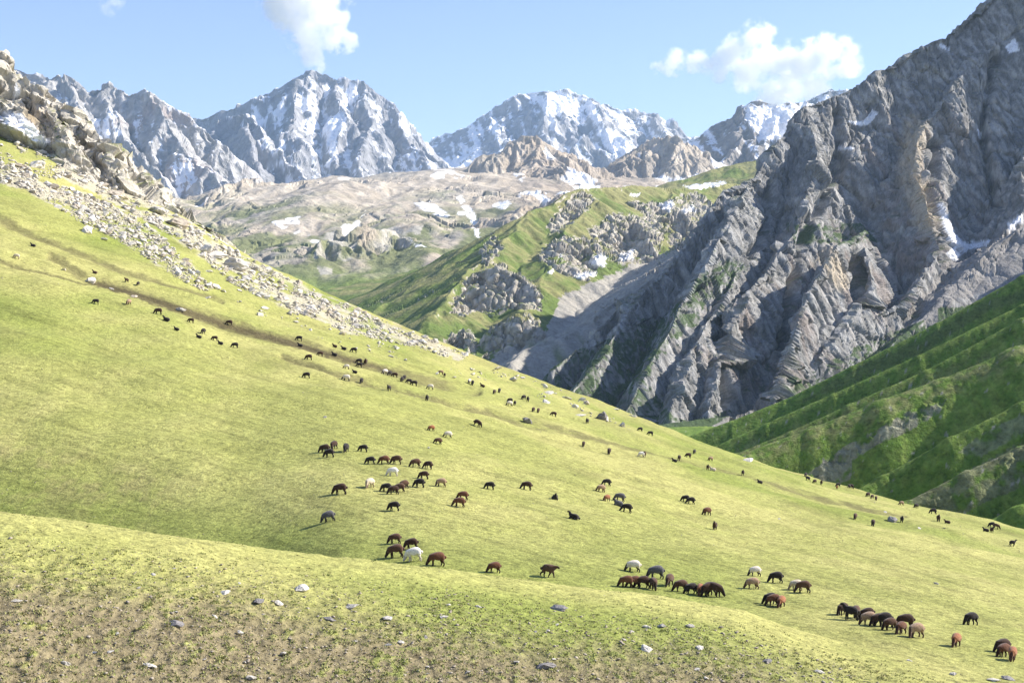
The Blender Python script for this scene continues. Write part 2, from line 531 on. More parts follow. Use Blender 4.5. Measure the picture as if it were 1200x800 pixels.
landform('crag', (-160, 300), 430, (330, 470), 360, crag_macro, [(30, 4, 1), (8, 1.5, 2)], (16, 1.5, 3, 9), crag_col, M_crag, crag_disp)

# ------------------------------------------------------------------ great rock mountain at the right
cliff_macro = Skel([
    (1.75, 380, (1500, -330, 1560), (1330, -150, 1540), (1200, -40, 1510), (1143, 0, 1490), (1105, 42, 1475), (1060, 62, 1460), (1010, 98, 1440), (985, 110, 1430), (960, 118, 1420),
     (945, 122, 1410), (930, 138, 1400), (905, 178, 1370), (890, 203, 1340), (850, 222, 1310), (832, 250, 1280), (808, 288, 1250), (790, 310, 1230), (745, 350, 1190), (700, 385, 1150), (640, 432, 1090)),
    (1.7, 260, (1150, 60, 1460), (1085, 140, 1400), (1072, 165, 1360), (1066, 200, 1320), (1090, 262, 1240), (1100, 300, 1180), (1060, 345, 1110), (1010, 385, 1060)),
    (1.6, 260, (945, 125, 1420), (960, 180, 1340), (930, 270, 1230), (885, 330, 1130), (850, 400, 1010), (830, 480, 930)),
    (1.9, 200, (1010, 268, 1230), (978, 288, 1130), (950, 340, 1060), (930, 400, 990), (905, 462, 925)),
    (1.8, 200, (1010, 285, 1180), (1020, 330, 1100), (1000, 370, 1060), (960, 420, 1000)),
    (1.7, 240, (1330, 40, 1460), (1230, 130, 1380), (1190, 190, 1310), (1200, 240, 1260), (1150, 300, 1170)),
    (1.5, 220, (880, 210, 1340), (845, 280, 1180), (800, 360, 1060), (760, 430, 980), (735, 485, 930)),
    (1.6, 220, (870, 300, 1200), (850, 350, 1100), (810, 410, 1000), (785, 490, 920)),
    (1.3, 220, (745, 350, 1190), (700, 420, 1040), (660, 470, 960)),
    (1.3, 220, (1400, 100, 1500), (1320, 220, 1250), (1230, 300, 1120), (1150, 360, 1050)),
], L=300)
cliff_floor = lambda x, y: -62 + .0 * x
def cliff_all(x, y):
    px = CX + F * x / y
    a = cliff_macro(x, y)
    # scree apron and grass skirt at the foot
    foot = Skel([(.62, 400, (1330, 270, 1250), (1200, 262, 1200), (1120, 330, 1130), (1000, 440, 1000), (900, 480, 930), (760, 500, 880))], L=400)(x, y)
    return np.maximum(a, foot)
def cliff_disp(V, n):
    x, y, z = V[..., 0], V[..., 1], V[..., 2]
    px, py = ppx(V)
    wx = x + 9 * perlin3(x / 70, y / 70, z / 120, 70); wz = z + 16 * perlin3(x / 60, y / 60, z / 90, 71)
    # steep slabs and joints leaning with the strata
    a = wx + .12 * wz; b = wz - .12 * wx
    r1 = ridged3(a / 75, y / 95, b / 300, 3, 72)
    r2 = ridged3(a / 24, y / 34, b / 110, 3, 77)
    v1, e1 = blocks3(a / 24, y / 30, b / 75, 73)
    v2, e2 = blocks3(a / 8, y / 11, b / 24, 74)
    v3, e3 = blocks3((a + .8 * b) / 3.2, y / 4, (b - .8 * a) / 8, 75)
    steep = sstep(.86, .66, n[..., 2])
    r3 = ridged3(a / 13 + 5, y / 17, b / 80, 3, 78)
    d = 12 * (r1 - .45) + 3.4 * (r2 - .4) - 4.5 * np.clip(r3 - .55, 0, 1) + (v1 - .5) * 6 + (v2 - .5) * 1.8 + (v3 - .5) * .7 - 3.0 * np.exp(-e1 * 20) - 1.2 * np.exp(-e2 * 16)
    # deep clefts seen in the face
    for ln, w, dep in (([(848, 395), (853, 440), (858, 488)], 4, 22), ([(948, 255), (930, 330), (918, 400), (906, 455)], 5, 20), ([(1098, 165), (1092, 230), (1105, 300)], 5, 16),
                       ([(1168, 60), (1150, 150), (1165, 235)], 5, 14), ([(980, 130), (985, 190), (960, 250)], 5, 12), ([(905, 215), (900, 260), (880, 300)], 4, 10), ([(1005, 300), (1012, 360)], 4, 14)):
        dd = dline(px + 5 * perlin(px / 18, py / 18, 76), py, ln) / w
        d = d - dep * np.exp(-dd * dd)
    gz = poly(px, py, [(600, 440), (700, 405), (790, 360), (830, 330), (840, 380), (790, 440), (800, 520), (650, 500)]) | poly(px, py, [(915, 255), (1015, 255), (1035, 290), (960, 290), (925, 290)])
    d = d * (.25 + .75 * steep) * sstep(850, 980, y) * np.where(gz, .55, 1.)
    return V + n * d[..., None]
def cliff_col(V, n, g):
    x, y, z = V[..., 0], V[..., 1], V[..., 2]
    px, py = ppx(V)
    nb = fbm(x / 90, z / 90, 4, 101); nf = .6 * fbm(x / 9 + y / 13, z / 12, 4, 102) + .6 * fbm((x + .3 * z) / 5, (z - .3 * x) / 30, 3, 104); nm = fbm(x / 30 + y / 40, z / 60, 3, 103)
    C = mixc(np.broadcast_to(np.array([.19, .188, .182]), V.shape), np.array([.37, .366, .355]), sstep(-.25, .3, nf + .3 * nm))
    C = mixc(C, np.array([.13, .127, .12]), sstep(.05, .4, nm - .4 * nf) * .5)
    red = sstep(-.1, .35, nm) * sstep(120, 20, dline(px, py, [(1060, 200), (1100, 290), (960, 330), (920, 440), (880, 400)]))
    C = mixc(C, np.array([.27, .205, .175]), red * .4)
    tan = sstep(22, 6, dline(px, py, [(1072, 150), (1066, 200), (1088, 262)])) + sstep(16, 5, dline(px, py, [(970, 300), (985, 330)]))  # sunlight on the spur crest painted in as pale tan; pillar patch also tan
    C = mixc(C, np.array([.46, .39, .29]), np.clip(tan, 0, 1) * .8)
    w = 10 * nm
    grass = (poly(px + w, py + w, [(620, 430), (700, 405), (790, 360), (850, 300), (880, 310), (800, 390), (750, 440), (800, 500), (650, 470)])
             | poly(px + w, py + w, [(920, 262), (1010, 262), (1030, 285), (960, 285), (930, 285)])
             | poly(px + w, py + w, [(760, 500), (900, 470), (1010, 405), (1080, 375), (1200, 330), (1260, 400), (900, 560), (740, 560)]))
    gm = (grass * sstep(.35, .62, n[..., 2]) + sstep(.78, .9, n[..., 2]) * sstep(-.1, .3, nm) * .7).clip(0, 1) * sstep(-.45, .05, nf + .15)
    C = mixc(C, np.array([.05, .085, .028]), gm * .92)
    scree = (poly(px + w, py + w * .6, [(1075, 350), (1120, 300), (1210, 255), (1260, 280), (1200, 330), (1120, 350), (1085, 385)])
             | poly(px + w * .4, py + w * .4, [(825, 510), (860, 480), (905, 455), (925, 462), (880, 492), (850, 510)]))
    C = mixc(C, np.array([.27, .255, .24]) * (1 + .25 * nf[..., None]), scree * .9)
    sw = 2.5 * nf
    snow = np.zeros(px.shape, bool)
    for pg in ([(1097, 236), (1105, 240), (1120, 275), (1132, 285), (1160, 280), (1158, 287), (1135, 293), (1118, 307), (1108, 298), (1118, 288), (1108, 270)],
               [(1180, 262), (1198, 250), (1198, 260), (1182, 272)], [(1100, 52), (1113, 55), (1112, 61), (1104, 57)], [(990, 141), (1012, 143), (1022, 129), (1030, 133), (1018, 146), (1008, 148)],
               [(980, 172), (1002, 173), (1000, 176), (984, 176)], [(1178, 55), (1190, 45), (1195, 60), (1182, 62)], [(1145, 150), (1152, 158), (1148, 164)]):
        snow |= poly(px + sw, py + sw, pg)
    return mixc(C, np.array([.8, .82, .86]), snow.astype(float))
cliff = landform('rock_mountain', (560, 1330), 640, (820, 2100), 640, cliff_all, [(200, 9, 201)], (90, 3, 1, 203), cliff_col, M_cliff, cliff_disp, eps=.05)

# ------------------------------------------------------------------ green ribs at the right
RIBS = [
    Skel([(1.6, 90, (1500, 130, 679), (1320, 250, 676), (1200, 322, 670), (1100, 378, 668), (1000, 428, 667), (920, 468, 668), (860, 492, 666), (800, 514, 665), (700, 550, 667))], L=200, rnd=4.5),
    Skel([(1.6, 90, (1450, 190, 584), (1320, 278, 577), (1200, 356, 576), (1080, 415, 574), (980, 460, 575), (900, 495, 575), (835, 524, 574), (760, 560, 574))], L=200, rnd=5),
    Skel([(1.6, 90, (1400, 240, 507), (1300, 312, 504), (1200, 372, 502), (1090, 432, 500), (1000, 472, 500), (930, 504, 500), (865, 530, 500), (800, 560, 502))], L=200, rnd=6),
    Skel([(1.6, 90, (1380, 310, 429), (1290, 360, 431), (1200, 404, 433), (1110, 442, 434), (1040, 466, 432), (960, 498, 432), (880, 528, 430), (800, 570, 432))], L=200, rnd=14),
    Skel([(1.6, 90, (1380, 405, 361), (1290, 440, 362), (1200, 470, 364), (1120, 510, 363), (1040, 555, 363), (980, 590, 358))], L=200, rnd=6),
    Skel([(1.6, 90, (1350, 450, 322), (1260, 492, 325), (1200, 522, 326), (1140, 550, 324), (1070, 585, 323), (1000, 620, 319))], L=200, rnd=6),
    Skel([(1.6, 90, (1330, 520, 294), (1200, 590, 296), (1100, 640, 297))], L=200, rnd=6),
]
def rib_macro(x, y):
    h = RIBS[0](x, y)
    for r in RIBS[1:]: h = np.maximum(h, r(x, y))
    return h

def rib_all(x, y):
    return np.maximum(rib_macro(x, y), -60 + .02 * (y - 500) + 2 * fbm(x / 60, y / 60, 2, 300))
def rib_disp(V, n):
    x, y, z = V[..., 0], V[..., 1], V[..., 2]
    d = .15 * fbm(x / 16, y / 16, 3, 301) + .22 * fbm(x / 1.8, y / 1.8, 3, 302)
    px, py = ppx(V)
    rk = sstep(0, .35, fbm(x / 30, y / 30, 3, 305)) * sstep(35, 5, dline(px, py, [(1100, 580), (1200, 510), (1300, 450)])) + sstep(12, 3, dline(px, py, [(945, 565), (990, 535), (1030, 505), (1100, 475)]))
    v, e = blocks3(x / 2.2, y / 2.2, z / 2.2, 303)
    d = d + rk * (v - .4) * 1.6
    V = V.copy(); V[..., 2] += d
    return V
def rib_col(V, n, g):
    x, y, z = V[..., 0], V[..., 1], V[..., 2]
    px, py = ppx(V)
    nm = fbm(x / 26, y / 26, 4, 311); nf = fbm(x / 3.5, y / 3.5, 4, 312)
    C = mixc(np.broadcast_to(np.array([.12, .20, .036]), V.shape), np.array([.18, .245, .055]), sstep(-.3, .4, nf + .4 * nm))
    dry = sstep(26, 4, dline(px, py, [(870, 534), (940, 512), (1020, 482), (1110, 448), (1200, 412)])) * sstep(-.3, .3, nf)
    C = mixc(C, np.array([.21, .20, .10]), dry * .6)
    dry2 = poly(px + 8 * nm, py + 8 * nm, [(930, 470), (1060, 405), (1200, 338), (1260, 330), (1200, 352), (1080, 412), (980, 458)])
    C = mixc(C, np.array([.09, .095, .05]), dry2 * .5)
    w = 8 * nm
    for pg, c, a in (([(930, 570), (960, 550), (1000, 520), (1060, 482), (1110, 468), (1100, 482), (1040, 515), (1000, 540), (998, 560), (980, 572)], (.27, .25, .215), .75),
                     ([(1065, 590), (1110, 560), (1200, 520), (1300, 470), (1300, 520), (1200, 570), (1120, 605)], (.17, .15, .115), .6),
                     ([(1120, 530), (1160, 505), (1200, 488), (1250, 480), (1200, 512), (1150, 535)], (.24, .22, .19), .45)):
        C = mixc(C, np.array(c) * (1 + .5 * nf[..., None]), poly(px + w, py + w, pg) * sstep(-.25, .1, nf + .1) * a)
    C = mixc(C, np.array([.33, .31, .28]), sstep(.50, .56, fbm(x / 2.2, y / 2.2, 2, 315)) * .7)
    return C * (1 + .15 * nf[..., None])
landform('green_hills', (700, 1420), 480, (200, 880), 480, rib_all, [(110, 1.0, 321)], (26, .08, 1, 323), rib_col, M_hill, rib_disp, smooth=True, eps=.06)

# ------------------------------------------------------------------ green rocky ridge in the middle
ridge_macro = Skel([
    (.62, 500, (380, 420, 1500), (450, 358, 1600), (500, 327, 1700), (560, 288, 1800), (620, 250, 1900), (680, 222, 2050), (740, 218, 2250), (800, 222, 2350), (850, 216, 2450), (900, 216, 2600), (1100, 220, 3000)),
    (.4, 500, (790, 212, 2900), (830, 200, 2950), (870, 190, 3000), (920, 185, 3000), (1000, 180, 3000)),
    (.5, 500, (620, 252, 1900), (585, 290, 1700), (545, 325, 1520), (510, 372, 1330), (470, 420, 1250)),
    (.48, 500, (700, 235, 2020), (665, 265, 1860), (640, 300, 1650), (625, 345, 1480), (600, 385, 1330), (560, 420, 1250)),
    (.48, 500, (790, 224, 2300), (780, 262, 2050), (750, 290, 1850), (700, 330, 1650), (670, 370, 1500)),
    (1.5, 150, (555, 322, 1500), (580, 312, 1500), (605, 320, 1490), (625, 335, 1470)),
    (1.5, 150, (540, 348, 1440), (570, 335, 1440), (600, 345, 1430)),
    (1.4, 120, (522, 396, 1290), (548, 386, 1290), (556, 396, 1280)),
    (1.4, 120, (578, 385, 1290), (615, 368, 1300), (628, 380, 1290)),
    (1.5, 150, (655, 285, 1700), (685, 278, 1720), (700, 300, 1690)),
    (1.5, 150, (715, 262, 1850), (745, 258, 1870), (765, 275, 1830)),
    (1.5, 150, (770, 255, 2000), (795, 245, 2030), (815, 262, 2000)),
    (.60, 700, (1000, 180, 1900), (900, 232, 1650), (850, 268, 1500), (790, 312, 1400), (720, 352, 1320), (650, 398, 1240), (590, 425, 1180)),
], L=300, soft=6.)
def ridge_all(x, y):
    return np.maximum(ridge_macro(x, y), -62 + .0 * x + .10 * np.maximum(y - 1150, 0) * .6)
def ridge_zone(px, py, nf, nm):
    nf = nf * .6; nm = nm * .5
    zone = np.zeros(px.shape)
    w = 9 * nf + 8 * nm
    for pg in ([(528, 366), (538, 345), (556, 322), (590, 312), (618, 326), (634, 345), (632, 364), (600, 360), (575, 364), (545, 370)],
               [(515, 420), (524, 394), (548, 384), (558, 396), (556, 420)], [(566, 420), (578, 390), (606, 378), (632, 376), (628, 394), (600, 416)],
               [(630, 300), (660, 275), (690, 282), (700, 310), (690, 330), (655, 320)], [(690, 270), (720, 250), (760, 255), (780, 270), (770, 305), (730, 310), (700, 300)],
               [(735, 238), (775, 235), (820, 225), (835, 240), (830, 265), (790, 300), (780, 270)], [(640, 262), (680, 225), (700, 232), (670, 262), (645, 275)], [(560, 290), (580, 275), (590, 290), (570, 312)]):
        zone = np.maximum(zone, poly(px + w, py + w, pg).astype(float))
    return zone
def ridge_disp(V, n):
    x, y, z = V[..., 0], V[..., 1], V[..., 2]
    px, py = ppx(V)
    st = sstep(.7, .5, n[..., 2]) * .5 + ridge_zone(px, py, fbm(x / 14, y / 14, 4, 412), fbm(x / 70, y / 70, 4, 411))
    st = np.clip(st, 0, 1)
    v1, e1 = blocks3(x / 26, y / 26, z / 34, 401); v2, e2 = blocks3(x / 9, y / 9, z / 12, 402)
    d = (.4 + 8 * st) * (v1 - .3) + (.3 + 5 * st) * (v2 - .5) - st * (5 * np.exp(-e1 * 9) + 2.5 * np.exp(-e2 * 8))
    d = d + 4 * fbm(x / 60, y / 60, 3, 403)
    return V + n * d[..., None]
def ridge_col(V, n, g):
    x, y, z = V[..., 0], V[..., 1], V[..., 2]
    px, py = ppx(V)
    nm = fbm(x / 70, y / 70, 4, 411); nf = fbm(x / 14, y / 14, 4, 412)
    C = mixc(np.broadcast_to(np.array([.125, .175, .045]), V.shape), np.array([.24, .235, .10]), sstep(-.3, .4, nm + .5 * nf + sstep(330, 230, py) * .25))
    w = 9 * nf + 8 * nm
    zone = ridge_zone(px, py, nf, nm)
    rock = np.clip(zone * sstep(-.12, .12, fbm(x / 34, y / 34, 3, 417) + .12 + .4 * (.85 - n[..., 2])) * sstep(.95, .84, n[..., 2]) + sstep(.66, .5, n[..., 2]) * sstep(-.4, .1, nf + .1), 0, 1)
    rc = mixc(np.broadcast_to(np.array([.34, .315, .275]), V.shape), np.array([.50, .465, .405]), sstep(-.2, .3, nf))
    C = mixc(C, rc, rock)
    # fan of grey scree below the great cliff
    sc = poly(px + w * .5, py + w * .5, [(850, 250), (790, 292), (720, 318), (655, 350), (640, 385), (560, 430), (640, 480), (720, 420), (860, 330)])
    gr = sstep(.15, .4, fbm(x / 30 + y / 120, y / 120, 3, 415))
    C = mixc(C, np.array([.345, .325, .295]) * (1 + .14 * nf[..., None]), sc * (1 - .0 * gr) * .95)
    C = mixc(C, np.array([.12, .15, .05]), sc * gr * sstep(380, 420, py) * .8)
    snow = np.zeros(px.shape, bool)
    for pg in ([(690, 310), (700, 298), (712, 300), (708, 312)], [(725, 300), (745, 292), (742, 302), (728, 308)], [(772, 238), (790, 236), (786, 246), (776, 246)], [(640, 318), (650, 316), (648, 322)], [(672, 322), (700, 318), (698, 324), (676, 326)],
               [(655, 295), (660, 300), (655, 302)], [(800, 218), (850, 212), (848, 217), (810, 222)], [(795, 250), (812, 240), (815, 248)], [(736, 228), (750, 226), (748, 232)]):
        snow |= poly(px + nf * 4, py + nf * 4, pg)
    return mixc(C, np.array([.82, .83, .86]), snow.astype(float))
landform('rocky_ridge', (360, 960), 540, (1080, 3100), 480, ridge_all, [(120, 12, 421)], (60, 4, 3, 423), ridge_col, M_mid, ridge_disp, eps=.04)

# ------------------------------------------------------------------ bare plateau with snow patches
T_ps = [(100, 240), (200, 238), (235, 240), (260, 228), (300, 218), (360, 212), (440, 211), (460, 203), (500, 200), (560, 199), (640, 198), (720, 204), (780, 205), (860, 212), (1000, 215)]
T_pD = [(100, 3300), (260, 3600), (460, 4200), (700, 4700), (1000, 4700)]
plat_sk = Skel([
    (.95, 400, (560, 203, 4250), (572, 186, 4300), (590, 172, 4350), (608, 163, 4350), (628, 164, 4350), (640, 172, 4380), (665, 188, 4400), (700, 200, 4450), (740, 207, 4500)),
    (.75, 500, (720, 208, 4500), (740, 184, 4600), (757, 172, 4650), (775, 166, 4650), (800, 172, 4650), (825, 182, 4700), (850, 192, 4750), (900, 200, 4800)),
    (.5, 600, (620, 165, 4350), (650, 200, 4100), (690, 225, 3800)),
    (.45, 700, (235, 243, 3300), (262, 225, 3600), (300, 216, 3700), (380, 210, 3900)),
    (.5, 500, (500, 230, 3600), (540, 250, 3200), (575, 262, 2900), (610, 250, 2900), (650, 232, 3000)),
    (.5, 500, (330, 262, 3200), (380, 262, 3000), (430, 270, 2800), (470, 290, 2600), (500, 318, 2450)),
    (.7, 300, (370, 318, 2350), (385, 290, 2450), (410, 272, 2550), (440, 268, 2650)),
    (.45, 500, (250, 262, 2900), (290, 290, 2600), (330, 315, 2300)),
], L=500, soft=40.)
def plat_all(x, y):
    px = CX + F * x / y
    pys = sinterp(T_ps, px, 20); qs = 1 / sinterp(T_pD, px); qL = 1 / 2050.; pyL = 352. + 0 * px
    u = (1 / y - qs) / (qL - qs)
    py = pys + (pyL - pys) * (np.where(u > 0, np.abs(u) ** 1.12, 0) + np.where(u < 0, 3 * u * u, 0))
    return np.maximum((CY - py) / F * y, plat_sk(x, y))
def plat_disp(V, n):
    x, y, z = V[..., 0], V[..., 1], V[..., 2]
    v1, e1 = blocks3(x / 70, y / 110, z / 50, 501); v2, e2 = blocks3(x / 25, y / 40, z / 22, 502)
    rk = sstep(-.1, .35, fbm(x / 260, y / 400, 3, 503)) + sstep(.85, .7, n[..., 2])
    d = 26 * fbm(x / 300, y / 420, 4, 504) + np.clip(rk, 0, 1) * ((v1 - .5) * 13 + (v2 - .5) * 6)
    V = V.copy(); V[..., 2] += d
    return V
def plat_col(V, n, g):
    x, y, z = V[..., 0], V[..., 1], V[..., 2]
    px, py = ppx(V)
    nm = fbm(x / 220, y / 330, 4, 511); nf = fbm(x / 40, y / 70, 4, 512); ns = fbm(x / 90 - y / 400, y / 230, 3, 513)
    C = mixc(np.broadcast_to(np.array([.37, .32, .255]), V.shape), np.array([.50, .44, .36]), sstep(-.3, .35, nf + .3 * nm))
    C = mixc(C, np.array([.24, .235, .215]), sstep(.0, .4, nm) * .6)
    gz = sstep(215, 285, py + 50 * nm + 25 * ns) * sstep(720, 640, px)
    C = mixc(C, np.array([.13, .155, .055]), gz * sstep(-.25, .15, ns + .4 * nf + sstep(310, 345, py) * .6) * .85)
    C = mixc(C, np.array([.15, .21, .05]), sstep(308, 335, py + 10 * nm) * .8)
    tanz = sstep(90, 40, np.hypot((px - 680) / 1.3, (py - 215)))
    C = mixc(C, np.array([.36, .29, .225]), tanz * .5)
    pale = poly(px + 20 * nm, py + 20 * nm, [(375, 275), (420, 262), (500, 268), (500, 285), (430, 288), (385, 318), (370, 318)])
    C = mixc(C, np.array([.44, .41, .37]), pale * sstep(-.2, .2, nf) * .8)
    sn = sstep(.29, .34, fbm(x / 130 + 3, y / 420, 4, 515) + .12 * sstep(250, 200, py) - .30 * sstep(270, 310, py) - .06 + .1 * sstep(690, 800, px) * sstep(235, 215, py))
    w = 5 * nf
    for pg in ([(485, 238), (510, 240), (528, 252), (520, 256), (495, 246)], [(620, 226), (640, 230), (652, 240), (640, 242)], [(540, 228), (556, 250), (564, 275), (560, 282), (554, 262), (536, 232)],
               [(584, 268), (600, 258), (612, 262), (590, 275), (578, 282)], [(520, 198), (545, 206), (535, 210)], [(600, 202), (616, 204), (612, 214)], [(650, 206), (676, 216), (668, 217)], [(480, 280), (500, 290), (488, 291)],
               [(575, 235), (600, 238), (592, 245), (578, 243)], [(320, 262), (352, 252), (350, 262), (330, 268)], [(640, 172), (652, 188), (640, 186)], [(765, 208), (840, 206), (838, 214), (790, 216)]):
        sn = np.maximum(sn, poly(px + w * 1.6, py + w * 1.2, pg) * sstep(-.22, -.05, nf))
    return mixc(C, np.array([.85, .86, .88]), np.clip(sn, 0, 1) * sstep(.5, .7, n[..., 2]))
landform('plateau', (120, 960), 520, (1950, 5000), 420, plat_all, [(300, 60, 521), (100, 18, 522)], (170, 22, 4, 523, .55), plat_col, M_plat, plat_disp, eps=.05)

# ------------------------------------------------------------------ snow mountains
def far_disp(a, sd):
    def f(V, n):
        x, y, z = V[..., 0], V[..., 1], V[..., 2]
        r = ridged3(x / (120 * a), y / (120 * a), z / (420 * a), 3, sd)
        v1, e1 = blocks3(x / (60 * a), y / (60 * a), z / (90 * a), sd + 1)
        v2, e2 = blocks3(x / (24 * a), y / (24 * a), z / (34 * a), sd + 2)
        d = a * (30 * (r - .45) + (v1 - .5) * 9 + (v2 - .5) * 4)
        return V + n * d[..., None]
    return f
def far_col(a, sd, base, snow_amt, polys=(), rocks=(), tint=None):
    def f(V, n, g):
        x, y, z = V[..., 0], V[..., 1], V[..., 2]
        px, py = ppx(V)
        nm = fbm(x / (300 * a), z / (300 * a) + y / (500 * a), 4, sd + 11); nf = fbm(x / (50 * a), z / (60 * a) + y / (60 * a), 4, sd + 12)
        C = mixc(np.broadcast_to(np.array(base), V.shape), np.array(base) * 1.4, sstep(-.3, .35, nf))
        if tint is not None: C = mixc(C, np.array(tint), sstep(0, .4, nm) * .6)
        sk_ = fbm((x + .25 * z) / (48 * a), (z - .2 * x) / (260 * a), 3, sd + 13)
        s = snow_amt + .7 * nm + .22 * nf + 1.25 * sk_ + 1.1 * (n[..., 2] - .60)
        for pg, k in polys:
            s = s + k * poly(px + 8 * nf + 6 * nm, py + 8 * nf, pg)
        return mixc(C, np.array([.86, .87, .9]), sstep(.0, .12, s))
    return f

m_main = Skel([
    (1.25, 900, (150, 190, 7600), (220, 150, 7600), (250, 135, 7600), (285, 122, 7550), (318, 106, 7500), (345, 92, 7500), (368, 82, 7500), (392, 91, 7500), (425, 102, 7500), (450, 120, 7450), (472, 137, 7400), (498, 165, 7300), (520, 190, 7200), (550, 215, 7100), (600, 240, 7000)),
    (1.1, 800, (368, 82, 7500), (352, 112, 7200), (340, 150, 6800), (345, 190, 6400), (350, 230, 6100)),
    (1.1, 800, (425, 102, 7500), (435, 140, 7100), (420, 180, 6700), (425, 225, 6300)),
    (1.1, 800, (465, 132, 7400), (480, 165, 7000), (500, 195, 6700), (515, 225, 6400)),
    (1.1, 800, (392, 91, 7500), (395, 140, 7000), (385, 200, 6500), (390, 240, 6200)),
    (1.2, 700, (265, 140, 6500), (285, 134, 6400), (305, 160, 6200), (335, 190, 6000), (365, 214, 5800), (400, 240, 5600)),
    (1.2, 700, (285, 134, 6400), (295, 175, 6000), (300, 215, 5700)),
    (1.2, 700, (265, 140, 6500), (245, 160, 6300), (235, 200, 6000)),
], L=700)
landform('snowy_mountain', (170, 620), 430, (5400, 8200), 330, m_main, [(600, 50, 601)], (380, 55, 3, 603, .42),
         far_col(1.0, 610, (.24, .24, .25), -.1, [([(380, 105), (425, 100), (400, 160), (390, 175), (350, 185), (345, 160)], .4), ([(230, 150), (262, 135), (300, 160), (320, 215), (240, 215)], -.7), ([(425, 110), (465, 160), (430, 220), (400, 225), (410, 170)], -.25)]), M_far, far_disp(1.0, 620), eps=.03)
m_left = Skel([
    (1.2, 600, (-120, 30, 5300), (0, 75, 5300), (62, 92, 5250), (72, 86, 5250), (84, 92, 5250), (96, 97, 5240), (108, 108, 5230), (118, 102, 5230), (130, 99, 5220), (142, 103, 5210), (152, 110, 5200), (168, 112, 5200), (185, 122, 5200), (200, 130, 5200), (215, 137, 5200), (235, 150, 5150), (260, 170, 5100)),
    (1.0, 600, (168, 112, 5200), (195, 150, 5000), (225, 185, 4800), (270, 216, 4600), (300, 250, 4500)),
    (1.0, 600, (120, 105, 5230), (140, 150, 4950), (170, 195, 4700), (210, 235, 4500)),
    (1.0, 600, (75, 90, 5250), (95, 140, 4950), (130, 190, 4700), (180, 240, 4450)),
    (1.0, 600, (0, 75, 5300), (60, 150, 4900), (110, 210, 4600)),
], L=500)
landform('snowy_mountain.001', (0, 330), 330, (4300, 5600), 300, m_left, [(360, 26, 631)], (230, 34, 3, 633, .42),
         far_col(.65, 640, (.30, .295, .29), -.27, [([(75, 120), (120, 135), (150, 160), (120, 165), (90, 150)], .5), ([(60, 80), (130, 95), (200, 125), (190, 135), (110, 125), (70, 110)], -.45)], tint=(.33, .27, .25)), M_far, far_disp(.65, 650), eps=.03)
m_mid = Skel([
    (1.0, 900, (480, 180, 9200), (520, 160, 9100), (548, 149, 9050), (575, 133, 9000), (600, 118, 9000), (622, 109, 9000), (642, 106, 9000), (668, 108, 9000), (692, 116, 9000), (712, 124, 9000), (740, 131, 9000), (768, 134, 9000), (788, 143, 9000), (805, 156, 9000), (850, 172, 9000), (900, 190, 9000)),
    (.95, 800, (575, 133, 9000), (592, 165, 8500), (580, 200, 8000)),
    (.95, 800, (642, 106, 9000), (638, 150, 8500), (650, 190, 8000)),
    (.95, 800, (692, 116, 9000), (715, 155, 8500), (745, 195, 8000)),
    (1.1, 500, (668, 190, 7700), (690, 160, 7800), (712, 180, 7700), (735, 200, 7600)),
    (.95, 800, (768, 134, 9000), (785, 170, 8500), (800, 200, 8100)),
], L=700)
landform('snowy_mountain.002', (460, 900), 380, (7400, 9700), 280, m_mid, [(600, 50, 661)], (400, 52, 3, 663, .42),
         far_col(1.1, 670, (.25, .25, .26), -.1, [([(620, 112), (660, 108), (700, 120), (705, 145), (690, 150), (640, 130)], .75), ([(700, 148), (725, 155), (765, 195), (740, 200), (705, 170)], .9), ([(540, 170), (560, 168), (570, 200), (530, 200)], .7)]), M_far, far_disp(1.1, 680), eps=.03)
m_right = Skel([
    (1.0, 600, (740, 215, 5300), (790, 176, 5300), (815, 160, 5250), (838, 144, 5250), (858, 132, 5200), (872, 123, 5200), (890, 121, 5200), (915, 122, 5200), (940, 120, 5250), (965, 124, 5300), (1000, 135, 5300), (1100, 150, 5300)),
    (.9, 500, (858, 132, 5200), (868, 160, 5000), (850, 195, 4800)),
    (.8, 500, (915, 122, 5200), (905, 160, 4950), (890, 200, 4800)),
    (.9, 500, (825, 155, 5250), (830, 180, 5100), (810, 200, 4900)),
], L=500)
landform('snowy_mountain.003', (740, 1060), 240, (4750, 5700), 220, m_right, [(300, 30, 691)], (220, 30, 3, 693, .42),
         far_col(.6, 700, (.22, .205, .19), .0, [([(868, 124), (950, 120), (960, 150), (900, 165), (880, 150)], .8), ([(830, 150), (865, 140), (865, 190), (830, 190)], -.4)], tint=(.30, .26, .2)), M_far, far_disp(.6, 710), eps=.03)
m_back = Skel([(1.1, 600, (900, 150, 7600), (940, 122, 7600), (955, 110, 7600), (968, 106, 7600), (985, 108, 7600), (1010, 118, 7600), (1060, 150, 7600)),
               (1.0, 500, (968, 106, 7600), (960, 140, 7200))], L=500)
landform('snowy_mountain.004', (890, 1060), 120, (7000, 7900), 110, m_back, [(400, 60, 721), (120, 18, 722)], (220, 36, 4, 723, .55),
         far_col(1.0, 730, (.2, .2, .205), .15), M_far, far_disp(.9, 740), eps=.03)

# ------------------------------------------------------------------ valley floor out to the horizon
gp = np.linspace(-1, 1, 60)
GX, GY = np.meshgrid(np.sign(gp) * np.abs(gp) ** 2 * 22000, np.linspace(0, 1, 60) ** 2 * 21000 - 300, indexing='ij')
GZ = -66 - 30 * sstep(60, 0, np.hypot(GX, GY)) + 0 * GX
GZ = np.where(GY > 1800, GZ - (GY - 1800) * .0, GZ)
ground_o = grid_mesh('ground', np.stack([GX, GY, GZ], -1), np.broadcast_to(np.array([.09, .12, .04]), GX.shape + (3,)), M_mid, True)


